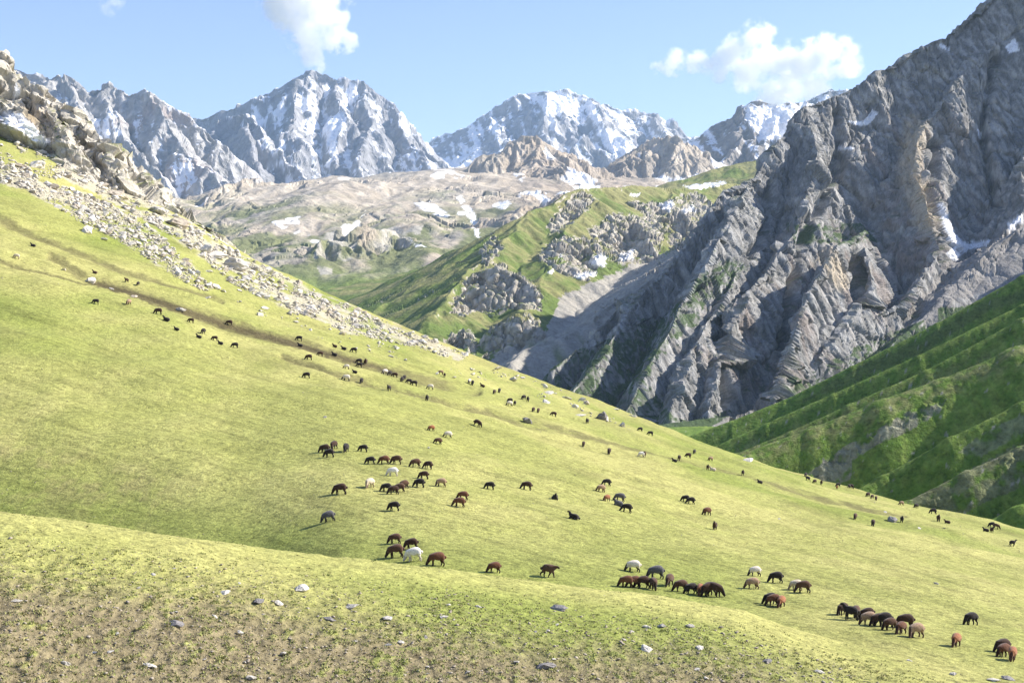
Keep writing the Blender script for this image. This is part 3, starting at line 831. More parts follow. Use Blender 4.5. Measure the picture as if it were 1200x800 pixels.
# ------------------------------------------------------------------ rocks
def rock_mesh(seed, n=16, flat=.75, detail=0, name='rock'):
    rs = np.random.RandomState(seed)
    p = rs.normal(size=(n, 3)); p /= np.linalg.norm(p, axis=1)[:, None]
    p *= rs.uniform(.82, 1.12, (n, 1)); p[:, 0] *= rs.uniform(1., 1.35); p[:, 1] *= rs.uniform(.8, 1.); p[:, 2] *= flat * rs.uniform(.8, 1.15)
    bm = bmesh.new()
    for q in p: bm.verts.new(q)
    r = bmesh.ops.convex_hull(bm, input=bm.verts)
    for v in [v for v in bm.verts if not v.link_faces]: bm.verts.remove(v)
    if detail:
        bmesh.ops.subdivide_edges(bm, edges=bm.edges[:], cuts=detail, use_grid_fill=True)
        bmesh.ops.triangulate(bm, faces=bm.faces[:])
        co = np.array([v.co[:] for v in bm.verts])
        v1, e1 = blocks3(co[:, 0] * 1.7 + seed, co[:, 1] * 1.7, co[:, 2] * 2.4, seed)
        v2, e2 = blocks3(co[:, 0] * 4.5 + seed, co[:, 1] * 4.5, co[:, 2] * 6, seed + 1)
        d = (v1 - .5) * .22 + (v2 - .5) * .08 - .12 * np.exp(-e1 * 9) + .05
        for v, k in zip(bm.verts, d): v.co *= (1 + k)
    me = bpy.data.meshes.new(name); bm.to_mesh(me); bm.free()
    me.update()
    return me

def rock_mat(name, c, c2, sc):
    m, nt, b = new_mat(name); L = nt.links.new
    tc = N(nt, 'ShaderNodeTexCoord'); n = N(nt, 'ShaderNodeTexNoise', Scale=sc, Detail=6.0, Roughness=.7); L(tc.outputs['Object'], n.inputs['Vector'])
    oi = N(nt, 'ShaderNodeObjectInfo')
    r = N(nt, 'ShaderNodeMix', data_type='RGBA'); r.inputs[6].default_value = (*c, 1); r.inputs[7].default_value = (*c2, 1)
    mr = N(nt, 'ShaderNodeMapRange'); mr.inputs[1].default_value = .35; mr.inputs[2].default_value = .65
    L(n.outputs[0], mr.inputs[0]); L(mr.outputs[0], r.inputs[0])
    s = N(nt, 'ShaderNodeMapRange'); s.inputs[3].default_value = .8; s.inputs[4].default_value = 1.15; L(oi.outputs['Random'], s.inputs[0])
    vm = N(nt, 'ShaderNodeVectorMath', operation='SCALE'); L(r.outputs[2], vm.inputs[0]); L(s.outputs[0], vm.inputs['Scale'])
    L(vm.outputs[0], b.inputs['Base Color'])
    bp = N(nt, 'ShaderNodeBump', Strength=.6, Distance=.15); L(n.outputs[0], bp.inputs['Height']); L(bp.outputs[0], b.inputs['Normal'])
    return m
R_pale = rock_mat('pale_limestone', (.66, .62, .56), (.48, .45, .39), 2.2)
R_warm = rock_mat('weathered_limestone', (.52, .46, .37), (.32, .27, .21), 2.0)
R_grey = rock_mat('grey_stone', (.30, .28, .27), (.20, .19, .185), 3.0)

SMALL = [rock_mesh(100 + i, 13) for i in range(8)]
BIG = [rock_mesh(200 + i, 22, .8, 3, 'boulder') for i in range(6)]
for me in SMALL + BIG: me.materials.append(R_pale)

def place_rock(me, name, px, py, w, label, cat, group=None, mat=None, sink=.25, squash=1., rz=None, lean=0):
    p, n = hit(px, py)
    if p is None: return None
    o = bpy.data.objects.new(name, me); COL.objects.link(o)
    r = w / F * p.y * .5 / 1.05
    o.scale = (r, r * random.uniform(.8, 1.1), r * random.uniform(.75, 1.05) * squash)
    o.rotation_euler = (random.uniform(-.25, .25), random.uniform(-.1, .45) + lean, random.uniform(0, 6.28) if rz is None else rz)
    o.location = p + Vector((0, 0, r * squash * (.55 - sink)))
    if mat:
        o.material_slots[0].link = 'OBJECT'; o.material_slots[0].material = mat
    o['label'] = label; o['category'] = cat
    if group: o['group'] = group
    return o

BOULD = [
 (290, 292, 26, 'largest square pale boulder jutting from the rocky crest of the left ridge', 0), (267, 282, 28, 'big cracked pale boulder beside the square one on the left ridge crest', 0),
 (208, 266, 27, 'brown shaded block wedged high on the left rocky ridge', 1), (184, 250, 24, 'rounded pale boulder just uphill of the brown shaded block', 0),
 (138, 232, 24, 'low weathered boulder in the upper rubble under the crag foot', 1), (241, 296, 22, 'pale boulder with a flat face in the upper rubble', 0),
 (254, 302, 22, 'white tilted slab boulder next to the flat faced boulder', 0), (216, 285, 15, 'bright white boulder alone at the green strip edge', 0),
 (277, 315, 30, 'wide heap-like boulder below the square crest boulder', 0), (245, 319, 10, 'small round white boulder on the green strip', 0),
 (253, 338, 14, 'white boulder at the foot of the long white scree tongue', 0), (262, 342, 9, 'small pale boulder just downhill of the scree tongue foot', 0),
 (280, 341, 9, 'lone small pale boulder on grass right of the scree tongue', 0), (243, 350, 10, 'low white stone slab in the grass under the scree tongue', 0),
 (106, 331, 14, 'white boulder at the upper end of the dark eroded bank', 0), (44, 197, 22, 'pale rounded boulder on the grass under the crag', 0),
 (101, 272, 18, 'white flat boulder at the lower edge of the upper scree', 0), (62, 221, 16, 'weathered boulder in the rubble beneath the crag snow', 1), (22, 196, 15, 'small weathered boulder at the left edge below the crag', 1),
 (122, 281, 10, 'small white stone in the grass below the upper scree', 0), (705, 491, 17, 'rounded grey boulder standing alone on the far right shoulder of the meadow', 2),
 (618, 495, 15, 'flat grey boulder lying in the lower dark bank', 2), (571, 418, 19, 'pale boulder on the skyline where the left ridge meets the gorge', 0),
 (876, 540, 17, 'long white rock on the meadow skyline against the green hills', 0), (680, 487, 14, 'low white slab left of the lone rounded boulder', 0),
 (642, 461, 15, 'long pale outcrop slab under the skyline near the reddish soil', 0), (640, 472, 14, 'broken white slab below the reddish soil patch', 0), (664, 467, 13, 'pale slab right of the reddish soil patch', 0),
 (722, 480, 10, 'small white rock on the skyline above the lone rounded boulder', 0), (742, 488, 12, 'white rock pair on the skyline over the gorge', 0), (612, 443, 10, 'white rock on the skyline uphill of the reddish soil', 0),
 (582, 433, 14, 'white flat rock beside the skyline left of the reddish soil', 0), (532, 443, 9, 'white rock in the grass among the upper grazing sheep', 0), (512, 438, 8, 'white stone next to two tiny tan sheep', 0),
 (458, 418, 8, 'white stone standing on grass below the pale rubble', 0), (347, 378, 9, 'white low rock in the grass under the ridge rubble', 0), (310, 362, 12, 'white flat rocks patch in the grass below the ridge', 0), (363, 387, 7, 'small white stone near the middle of the ridge foot', 0),
 (212, 364, 12, 'pale flat stone lying across the dark eroded bank', 0), (131, 339, 8, 'small pale stone on the lower lip of the dark bank', 0), (75, 317, 8, 'white flat stone near the upper dark line at left', 0), (157, 348, 10, 'tan flat stone in a bare spot by the dark bank', 1),
 (381, 489, 6, 'small grey stone in open grass above the central flock', 2), (502, 525, 5, 'tiny white stone in open grass right of the central flock', 0), (1046, 611, 15, 'flat grey slab in the grass beside a dark standing sheep', 2), (1037, 600, 6, 'small white stone near the far right skyline', 0),
 (1078, 619, 7, 'white stone below the grazing sheep near the right skyline', 0), (1106, 619, 6, 'white stone on grass under a lying dark sheep', 0), (913, 608, 5, 'tiny white stone in the open right meadow', 0), (1097, 684, 8, 'flat grey stone in the open right meadow', 2)]
for i, (px, py, w, lab, k) in enumerate(BOULD):
    place_rock(BIG[i % 6] if w > 9 else SMALL[i % 8], 'boulder', px, py, w, lab, 'boulder', 'large boulders on the slope', (R_pale, R_warm, R_grey)[k], squash=.4 if px > 560 and k == 0 else (.9 if w > 12 else .6))

FG = [(20, 704, 10), (162, 689, 9), (179.5, 673, 7), (93.5, 672, 6), (204, 666, 6), (262.6, 695, 13), (303, 705, 16), (326, 707, 12), (354, 691, 18), (280, 683.5, 6), (206.5, 731.5, 17), (207, 717, 8),
 (251.5, 722, 8), (136, 742.6, 9), (111, 764.6, 9), (129, 764, 9), (175.5, 780, 13), (157, 789, 7), (282, 741, 8), (332, 766, 11), (287, 776, 8), (295, 795, 14), (238.6, 772.5, 6), (78, 778, 12), (385, 725.7, 13),
 (520, 723, 10), (531.6, 726, 5), (454, 725, 14), (412, 711, 14), (469, 753, 11), (455.7, 755.5, 9), (498, 747, 8), (605, 775.7, 8), (639.6, 782, 23), (648.7, 772, 6), (525, 709, 9), (560, 711, 8), (655, 714, 20), (627, 740, 6), (642, 739, 7),
 (653, 732, 6), (758.5, 735, 10), (774.7, 734, 12), (731.5, 749.4, 7), (757.8, 761, 15), (774, 772, 9), (501, 781, 8), (499.6, 790, 7), (548.6, 788, 9), (417, 751, 5), (741, 740, 6), (820, 759.5, 11), (899.6, 774.7, 11), (817, 784, 7),
 (827, 795, 10), (958.7, 788, 14), (808.5, 734, 10), (1117, 790, 10), (1164.6, 797, 12), (1181.5, 796, 15), (1065, 773.7, 7)]
FGL = {(303, 705, 16): 'long dark stone half sunk in the near worn ground', (354, 691, 18): 'broad grey stone among tussocks below the crest of the near rise', (206.5, 731.5, 17): 'large pale stone with a dark lower edge in the near worn ground',
 (639.6, 782, 23): 'dark jagged slab lying at the bottom of the near rise', (655, 714, 20): 'long grey slab in short grass just under the near crest', (262.6, 695, 13): 'pale cracked stone left of the long dark stone', (326, 707, 12): 'pale stone right of the long dark stone',
 (20, 704, 10): 'single round pale stone near the left edge of the picture', (757.8, 761, 15): 'pale double stone beside the small white stones at right', (1181.5, 796, 15): 'grey stone at the bottom right corner', (958.7, 788, 14): 'pale flat stone in the worn ground at the lower right',
 (520, 723, 10): 'bright white oval stone in the middle of the near rise', (454, 725, 14): 'long pale stone left of the white oval stone', (412, 711, 14): 'grey flat stone in the grass left of the long pale stone', (295, 795, 14): 'cluster-shaped pale stone at the lower edge of the near rise',
 (175.5, 780, 13): 'pale stone low in the bare soil at the left', (78, 778, 12): 'pale rough stone in bare soil near the lower left', (385, 725.7, 13): 'flat tan stone below the broad grey stone', (774.7, 734, 12): 'pale pointed stone in the right half of the near rise'}
for i, t in enumerate(FG):
    px, py, w = t
    lab = FGL.get(t, 'small pale stone scattered over the worn ground of the near rise')
    dark = w in (16, 23, 20) or i % 7 == 3
    place_rock(BIG[i % 6] if w > 9 else SMALL[i % 8], 'stone', px, py, w * 1.15, lab, 'stone', 'stones on the near rise', R_grey if dark else R_pale, squash=.55, sink=.3)

rr = np.random.RandomState(5)
cand = []
def sample_poly(pg, n, dens):
    pts = np.array(pg); lo = pts.min(0); hi = pts.max(0); out = 0
    while out < n:
        P = rr.uniform(lo, hi, (4000, 2))
        k = poly(P[:, 0], P[:, 1], pg) & (rr.uniform(0, 1, 4000) < dens(P[:, 0], P[:, 1]))
        for a, b in P[k]:
            w = min(1.5 * (1 - rr.uniform()) ** -.5, 10)
            cand.append((float(a), float(b), float(w))); out += 1
            if out >= n: break
sample_poly(SCREE_A, 3900, lambda a, b: sstep(-.5, .05, fbm(a / 22, b / 22, 3, 801)))
sample_poly(SCREE_B, 5600, lambda a, b: sstep(-.25, .2, fbm(a / 20 + b / 30, b / 14 - a / 25, 3, 802)))
sample_poly([(0, 150), (60, 180), (100, 200), (70, 212), (0, 195)], 500, lambda a, b: sstep(-.1, .2, fbm(a / 14, b / 14, 3, 803)))
sample_poly([(260, 340), (340, 365), (420, 395), (520, 418), (640, 450), (760, 500), (740, 505), (600, 455), (500, 430), (400, 405), (300, 370)], 240, lambda a, b: sstep(.0, .3, fbm(a / 24, b / 18, 3, 804)))
cand.sort(key=lambda t: -t[2])
n_ind = 0
for i, (px, py, w) in enumerate(cand[:250]):
    part_ = ('upper', 'middle', 'lower')
    wh = 'white scree tongue' if poly(np.array([px]), np.array([py]), SCREE_A)[0] else 'rubble along the ridge crest'
    place_rock(SMALL[i % 8], 'rock', px, py, w * 1.05, ('big' if w > 5.5 else 'small') + (' brownish' if i % 5 == 0 else ' pale') + ' angular rock in the ' + part_[min(2, int(px / (85 if wh[0] == 'w' else 180)))] + ' part of the ' + wh, 'rock', 'rocks in the ' + wh, R_warm if i % 5 == 0 else R_pale, sink=.2)

def scatter_mesh(name, items, meshes, mat, label=None):
    """many small rocks joined into one heap of real pieces. items: (pos, size, squash)"""
    vs = []; fs = []; off = 0
    base = []
    for me in meshes:
        me.calc_loop_triangles()
        co = np.array([v.co[:] for v in me.vertices]); tri = np.array([t.vertices[:] for t in me.loop_triangles])
        base.append((co, tri))
    for k, (p, r, sq) in enumerate(items):
        co, tri = base[k % len(base)]
        a = rr.uniform(0, 6.28); b = rr.uniform(-.5, .5)
        ca, sa, cb, sb = math.cos(a), math.sin(a), math.cos(b), math.sin(b)
        x, y, z = co[:, 0] * r, co[:, 1] * r, co[:, 2] * r * sq
        x, z = x * cb - z * sb, x * sb + z * cb
        vs.append(np.stack([x * ca - y * sa + p[0], x * sa + y * ca + p[1], z + p[2]], -1)); fs.append(tri + off); off += len(co)
    V = np.concatenate(vs); T = np.concatenate(fs)
    me = bpy.data.meshes.new(name)
    me.vertices.add(len(V)); me.vertices.foreach_set('co', V.reshape(-1).astype(np.float32))
    me.loops.add(T.size); me.loops.foreach_set('vertex_index', T.reshape(-1).astype(np.int32))
    me.polygons.add(len(T)); me.polygons.foreach_set('loop_start', np.arange(0, T.size, 3, dtype=np.int32))
    me.update(calc_edges=True); me.materials.append(mat)
    o = bpy.data.objects.new(name, me); COL.objects.link(o); o['kind'] = 'stuff'
    if label: o['label'] = label; o['category'] = name
    return o
TINY = [rock_mesh(300 + i, 9) for i in range(6)]
items = []
for (px, py, w) in cand[250:]:
    p, n = hit(px, py)
    if p is None: continue
    r = w / F * p.y * .52
    items.append(((p.x, p.y, p.z + r * .25), r, rr.uniform(.5, .9)))
R_scree = rock_mat('scree_limestone', (.60, .56, .49), (.30, .275, .235), .35)
scatter_mesh('scree', items, TINY, R_scree, 'loose pale scree and rubble spread down the left ridge')
items = []
for i in range(7500):
    px = rr.uniform(-10, 1210); cr = float(interp(T_pyc, px))
    py = cr + 25 + (815 - cr) * rr.uniform(0, 1) ** .8
    if py > 812: continue
    p, n = hit(px, py)
    if p is None: continue
    w = min(1.5 * (1 - rr.uniform()) ** -.42, 6)
    r = w / F * p.y * .5
    items.append(((p.x, p.y, p.z + r * .2), r, rr.uniform(.4, .8)))
for i in range(900):
    px = rr.uniform(0, 1200); py = rr.uniform(250, 760)
    p, n = hit(px, py)
    if p is None or p.y > 420: continue
    r = rr.uniform(.8, 2.2) / F * p.y * .5
    items.append(((p.x, p.y, p.z + r * .2), r, rr.uniform(.4, .8)))
scatter_mesh('pebbles', items, TINY, R_warm, 'pale pebbles scattered over the worn near ground')

# ------------------------------------------------------------------ short grass tufts
def grass_tufts(n):
    px = rr.uniform(-60, 1260, n); t = rr.uniform(0, 1, n)
    cr = sinterp(T_pyc, px)
    inv = 1 / sinterp(T_Db, px) + (1 / sinterp(T_Dc, px) - 1 / sinterp(T_Db, px)) * t ** .9
    D = 1 / inv
    x = (px - CX) / F * D
    c = fbm(x / .42, D / .8, 3, 78) * 1.1 + .45 * fbm(x / 5, D / 9, 4, 73)
    keep = (c > rr.uniform(-.3, .3, n)) & (rr.uniform(0, 1, n) < .03 + .97 * sstep(.1, .45, 1 - t))
    x = x[keep]; D = D[keep]; c = c[keep]
    m = meadow_z(x, D)[0]
    vs = []; k = len(x)
    nb = 5
    hgt = rr.uniform(.02, .06, k) * (1 + .8 * np.clip(c, 0, 1))
    V = np.zeros((k, nb, 3, 3))
    for b in range(nb):
        a = rr.uniform(0, 6.28, k); sp = rr.uniform(.02, .09, k); ox = rr.uniform(-.09, .09, k); oy = rr.uniform(-.09, .09, k); w = rr.uniform(.018, .04, k)
        ca, sa = np.cos(a), np.sin(a)
        V[:, b, 0] = np.stack([x + ox - sa * w, D + oy + ca * w, m - .02], -1)
        V[:, b, 1] = np.stack([x + ox + sa * w, D + oy - ca * w, m - .02], -1)
        V[:, b, 2] = np.stack([x + ox + ca * sp, D + oy + sa * sp, m + hgt], -1)
    V = V.reshape(-1, 3)
    me = bpy.data.meshes.new('grass')
    me.vertices.add(len(V)); me.vertices.foreach_set('co', V.reshape(-1).astype(np.float32))
    me.loops.add(len(V)); me.loops.foreach_set('vertex_index', np.arange(len(V), dtype=np.int32))
    me.polygons.add(len(V) // 3); me.polygons.foreach_set('loop_start', np.arange(0, len(V), 3, dtype=np.int32))
    me.update(calc_edges=True)
    ca = me.color_attributes.new('Albedo', 'FLOAT_COLOR', 'POINT')
    base = np.array([.28, .30, .10]); dry = np.array([.38, .33, .17]); dk = np.array([.19, .22, .07])
    u = rr.uniform(0, 1, k)
    Cc = mixc(np.broadcast_to(base, (k, 3)), dry, (u > .6).astype(float) * .8); Cc = mixc(Cc, dk, (u < .15).astype(float) * .7)
    c4 = np.ones((k, nb * 3, 4), np.float32); c4[..., :3] = Cc[:, None]
    ca.data.foreach_set('color', c4.reshape(-1))
    mt, nt, b = new_mat('grass_blades'); at = N(nt, 'ShaderNodeVertexColor', layer_name='Albedo'); nt.links.new(at.outputs[0], b.inputs['Base Color'])
    me.materials.append(mt)
    o = bpy.data.objects.new('grass', me); COL.objects.link(o); o['kind'] = 'stuff'
    o['label'] = 'short tussocky grass growing on the near rise'; o['category'] = 'grass'
grass_tufts(42000)

# ------------------------------------------------------------------ sheep
def sheep_mesh(pose):
    P = []; E = []; Rr = []
    def v(co, r): P.append(co); Rr.append(r); return len(P) - 1
    def chain(start, nodes):
        k = start
        for co, r in nodes:
            j = v(co, r); E.append((k, j)); k = j
        return k
    lz = {'lie': -.36}.get(pose, 0)
    pel = v((-.31, 0, .625 + lz), (.215, .225))
    rump = chain(pel, [((-.44, 0, .63 + lz), (.16, .17))])
    mid = chain(pel, [((-.10, 0, .615 + lz), (.23, .245))])
    ch = chain(mid, [((.14, 0, .615 + lz), (.20, .22))])
    if pose == 'graze':
        chain(ch, [((.29, 0, .52), (.155, .18)), ((.40, 0, .37), (.11, .13)), ((.47, 0, .22), (.08, .095)), ((.52, 0, .12), (.075, .08)), ((.57, 0, .04), (.052, .05))])
    elif pose == 'graze_turned':
        chain(ch, [((.28, .03, .52), (.155, .18)), ((.38, .09, .37), (.11, .13)), ((.43, .15, .22), (.08, .095)), ((.46, .19, .12), (.075, .08)), ((.50, .23, .04), (.052, .05))])
    elif pose == 'head_up' or pose == 'lie':
        chain(ch, [((.27, 0, .70 + lz), (.14, .155)), ((.36, 0, .84 + lz), (.095, .11)), ((.41, 0, .94 + lz), (.08, .085)), ((.50, 0, .91 + lz), (.07, .075)), ((.58, 0, .87 + lz), (.05, .053))])
    else:   # walking, head level
        chain(ch, [((.29, 0, .66), (.145, .165)), ((.41, 0, .71), (.10, .11)), ((.49, 0, .74), (.08, .085)), ((.58, 0, .70), (.068, .07)), ((.65, 0, .66), (.048, .05))])
    if pose == 'lie':
        for s in (1, -1):
            chain(ch, [((.20, s * .15, .18), (.08, .08)), ((.34, s * .19, .07), (.045, .045)), ((.20, s * .22, .04), (.035, .035))])
            chain(pel, [((-.30, s * .18, .17), (.11, .11)), ((-.14, s * .25, .07), (.055, .055)), ((-.28, s * .28, .04), (.035, .035))])
    else:
        st = .10 if pose == 'walk' else .03
        for s in (1, -1):
            f = s * st
            chain(ch, [((.17 + f * .3, s * .105, .42), (.095, .10)), ((.18 + f, s * .105, .25), (.048, .05)), ((.165 + f * 1.5, s * .105, .10), (.038, .04)), ((.18 + f * 1.6, s * .105, .015), (.042, .04))])
            chain(pel, [((-.36 - f * .3, s * .11, .43), (.13, .13)), ((-.31 - f * .8, s * .11, .30), (.07, .07)), ((-.41 - f * 1.4, s * .11, .19), (.045, .047)), ((-.38 - f * 1.5, s * .11, .015), (.042, .04))])
    me = bpy.data.meshes.new('s'); me.from_pydata(P, E, []); me.update()
    o = bpy.data.objects.new('s', me); COL.objects.link(o)
    sk = o.modifiers.new('skin', 'SKIN'); sk.use_smooth_shade = True
    for i, d in enumerate(me.skin_vertices[0].data):
        d.radius = Rr[i]; d.use_root = (i == 0)
    sb = o.modifiers.new('sub', 'SUBSURF'); sb.levels = 2; sb.render_levels = 2
    dg = bpy.context.evaluated_depsgraph_get(); dg.update()
    m2 = bpy.data.meshes.new_from_object(o.evaluated_get(dg))
    bpy.data.objects.remove(o)
    m2.name = 'sheep_' + pose
    m2.materials.clear(); m2.materials.append(None); m2.materials.append(None)
    hx = {'graze': .43, 'graze_turned': .40, 'head_up': .41, 'lie': .41, 'walk': .50}[pose]
    co = np.empty(len(m2.vertices) * 3, np.float32); m2.vertices.foreach_get('co', co); co = co.reshape(-1, 3).copy()
    # wool: lumpy fleece on the trunk only
    w = sstep(.34 + lz, .46 + lz, co[:, 2]) * sstep(.36, .26, co[:, 0])
    if pose == 'lie': w = sstep(.1, .2, co[:, 2]) * sstep(.36, .28, co[:, 0])
    d = .022 * perlin3(co[:, 0] * 9, co[:, 1] * 9, co[:, 2] * 9, 33) * w
    c0 = np.array([0, 0, .58 + lz]); dv = co - c0; dv /= np.linalg.norm(dv, axis=1)[:, None] + 1e-6
    co += dv * d[:, None]
    m2.vertices.foreach_set('co', co.reshape(-1))
    for p in m2.polygons:
        c = p.center; p.use_smooth = True
        leg = c.z < (.33 if pose != 'lie' else .1)
        p.material_index = 1 if (leg or c.x > hx) else 0
    return m2
POSES = {p: sheep_mesh(p) for p in ('graze', 'graze_turned', 'head_up', 'lie', 'walk')}
HEAD = {'graze': ((.475, 0, .23), -60), 'graze_turned': ((.435, .15, .23), -60), 'head_up': ((.41, 0, .95), -10), 'lie': ((.41, 0, .59), -10), 'walk': ((.49, 0, .75), -20)}

def lump(name, pts, r):
    bm = bmesh.new()
    bmesh.ops.create_icosphere(bm, subdivisions=2, radius=1)
    for v in bm.verts:
        c = v.co.copy(); v.co = Vector((c.x * r[0], c.y * r[1], c.z * r[2]))
        if name == 'ear': v.co.z -= (v.co.y / r[1]) ** 2 * .3 * r[1]; v.co.x *= 1 - .5 * max(0, c.y)
        else:
            v.co.y *= 1 + .25 * abs(c.y); v.co.z -= .02 * (1 - abs(c.y))     # two fat lobes with a notch
            if abs(c.y) < .35: v.co.x += .03
    for f in bm.faces: f.smooth = True
    me = bpy.data.meshes.new(name); bm.to_mesh(me); bm.free(); me.materials.append(None); return me
EAR = lump('ear', None, (.022, .062, .012)); TAIL = lump('tail', None, (.07, .10, .095))

def wool(name, c, var=.25):
    m, nt, b = new_mat(name); L = nt.links.new
    tc = N(nt, 'ShaderNodeTexCoord'); n = N(nt, 'ShaderNodeTexNoise', Scale=14.0, Detail=3.0); L(tc.outputs['Object'], n.inputs['Vector'])
    mr = N(nt, 'ShaderNodeMapRange'); mr.inputs[1].default_value = .3; mr.inputs[2].default_value = .7; mr.inputs[3].default_value = 1 - var; mr.inputs[4].default_value = 1 + var
    L(n.outputs[0], mr.inputs[0])
    vm = N(nt, 'ShaderNodeVectorMath', operation='SCALE'); vm.inputs[0].default_value = c; L(mr.outputs[0], vm.inputs['Scale']); L(vm.outputs[0], b.inputs['Base Color'])
    b.inputs['Sheen Weight'].default_value = .15
    bp = N(nt, 'ShaderNodeBump', Strength=.5, Distance=.03); L(n.outputs[0], bp.inputs['Height']); L(bp.outputs[0], b.inputs['Normal'])
    return m
WOOL = {'black': ((.024, .018, .016), (.012, .010, .010)), 'dark brown': ((.052, .027, .017), (.018, .010, .008)), 'brown': ((.095, .05, .03), (.03, .018, .012)), 'reddish brown': ((.125, .052, .028), (.035, .016, .010)),
        'orange brown': ((.30, .12, .055), (.07, .03, .018)), 'tan': ((.33, .22, .14), (.08, .045, .03)), 'grey': ((.10, .095, .10), (.03, .028, .03)), 'cream': ((.62, .52, .38), (.30, .22, .15)), 'white': ((.75, .70, .62), (.55, .48, .40)),
        'white dark-headed': ((.68, .60, .50), (.03, .022, .018))}
WM = {k: (wool(k.replace(' ', '_').replace('-', '_') + '_wool', a), wool(k.replace(' ', '_').replace('-', '_') + '_face', b)) for k, (a, b) in WOOL.items()}
POSEW = {'graze': 'grazing', 'graze_turned': 'grazing', 'head_up': 'standing with its head up', 'lie': 'lying down', 'walk': 'walking'}

def setmat(o, mats):
    for i, m in enumerate(mats):
        o.material_slots[i].link = 'OBJECT'; o.material_slots[i].material = m

def place_sheep(px, py, hd, pose, colour, phrase, group, parts=True, size=1.0):
    p, n = hit(px, py)
    if p is None:
        for dy in (2, 4, 6, 9):
            p, n = hit(px, py + dy)
            if p: break
    if p is None: print('sheep missed', px, py); return
    mesh = POSES[pose]
    o = bpy.data.objects.new('sheep', mesh); COL.objects.link(o)
    setmat(o, WM[colour])
    if n.z < 0: n = -n
    up = (n * .7 + Vector((0, 0, .3))).normalized()
    a = math.radians(hd)
    fw = Vector((math.cos(a), math.sin(a), 0)); fw = (fw - up * fw.dot(up)).normalized()
    side = up.cross(fw)
    s = size * (1.14 if 'larg' in phrase or 'big dark' in phrase else .82 if ('small' in phrase.split(' ')[:3] or 'tiny' in phrase or 'thin' in phrase) else random.uniform(.88, 1.05))
    M = Matrix((fw, side, up)).transposed().to_4x4()
    o.matrix_world = Matrix.Translation(p - Vector((0, 0, .03))) @ M @ Matrix.Scale(s, 4)
    art = colour
    o['label'] = f'{art} sheep {POSEW[pose]} {phrase}'
    o['category'] = 'sheep'; o['group'] = group
    if parts:
        hc, tilt = HEAD[pose]
        for sgn in (1, -1):
            e = bpy.data.objects.new('ear', EAR); COL.objects.link(e); setmat(e, [WM[colour][1]]); e.parent = o
            e.location = (hc[0], hc[1] + sgn * .085, hc[2] + .01); e.rotation_euler = (sgn * -.35, math.radians(tilt) * .3, 0 if sgn > 0 else math.pi)
        t = bpy.data.objects.new('tail', TAIL); COL.objects.link(t); setmat(t, [WM[colour][0]]); t.parent = o
        t.location = (-.51, 0, .53 - (.34 if pose == 'lie' else 0))
    return o

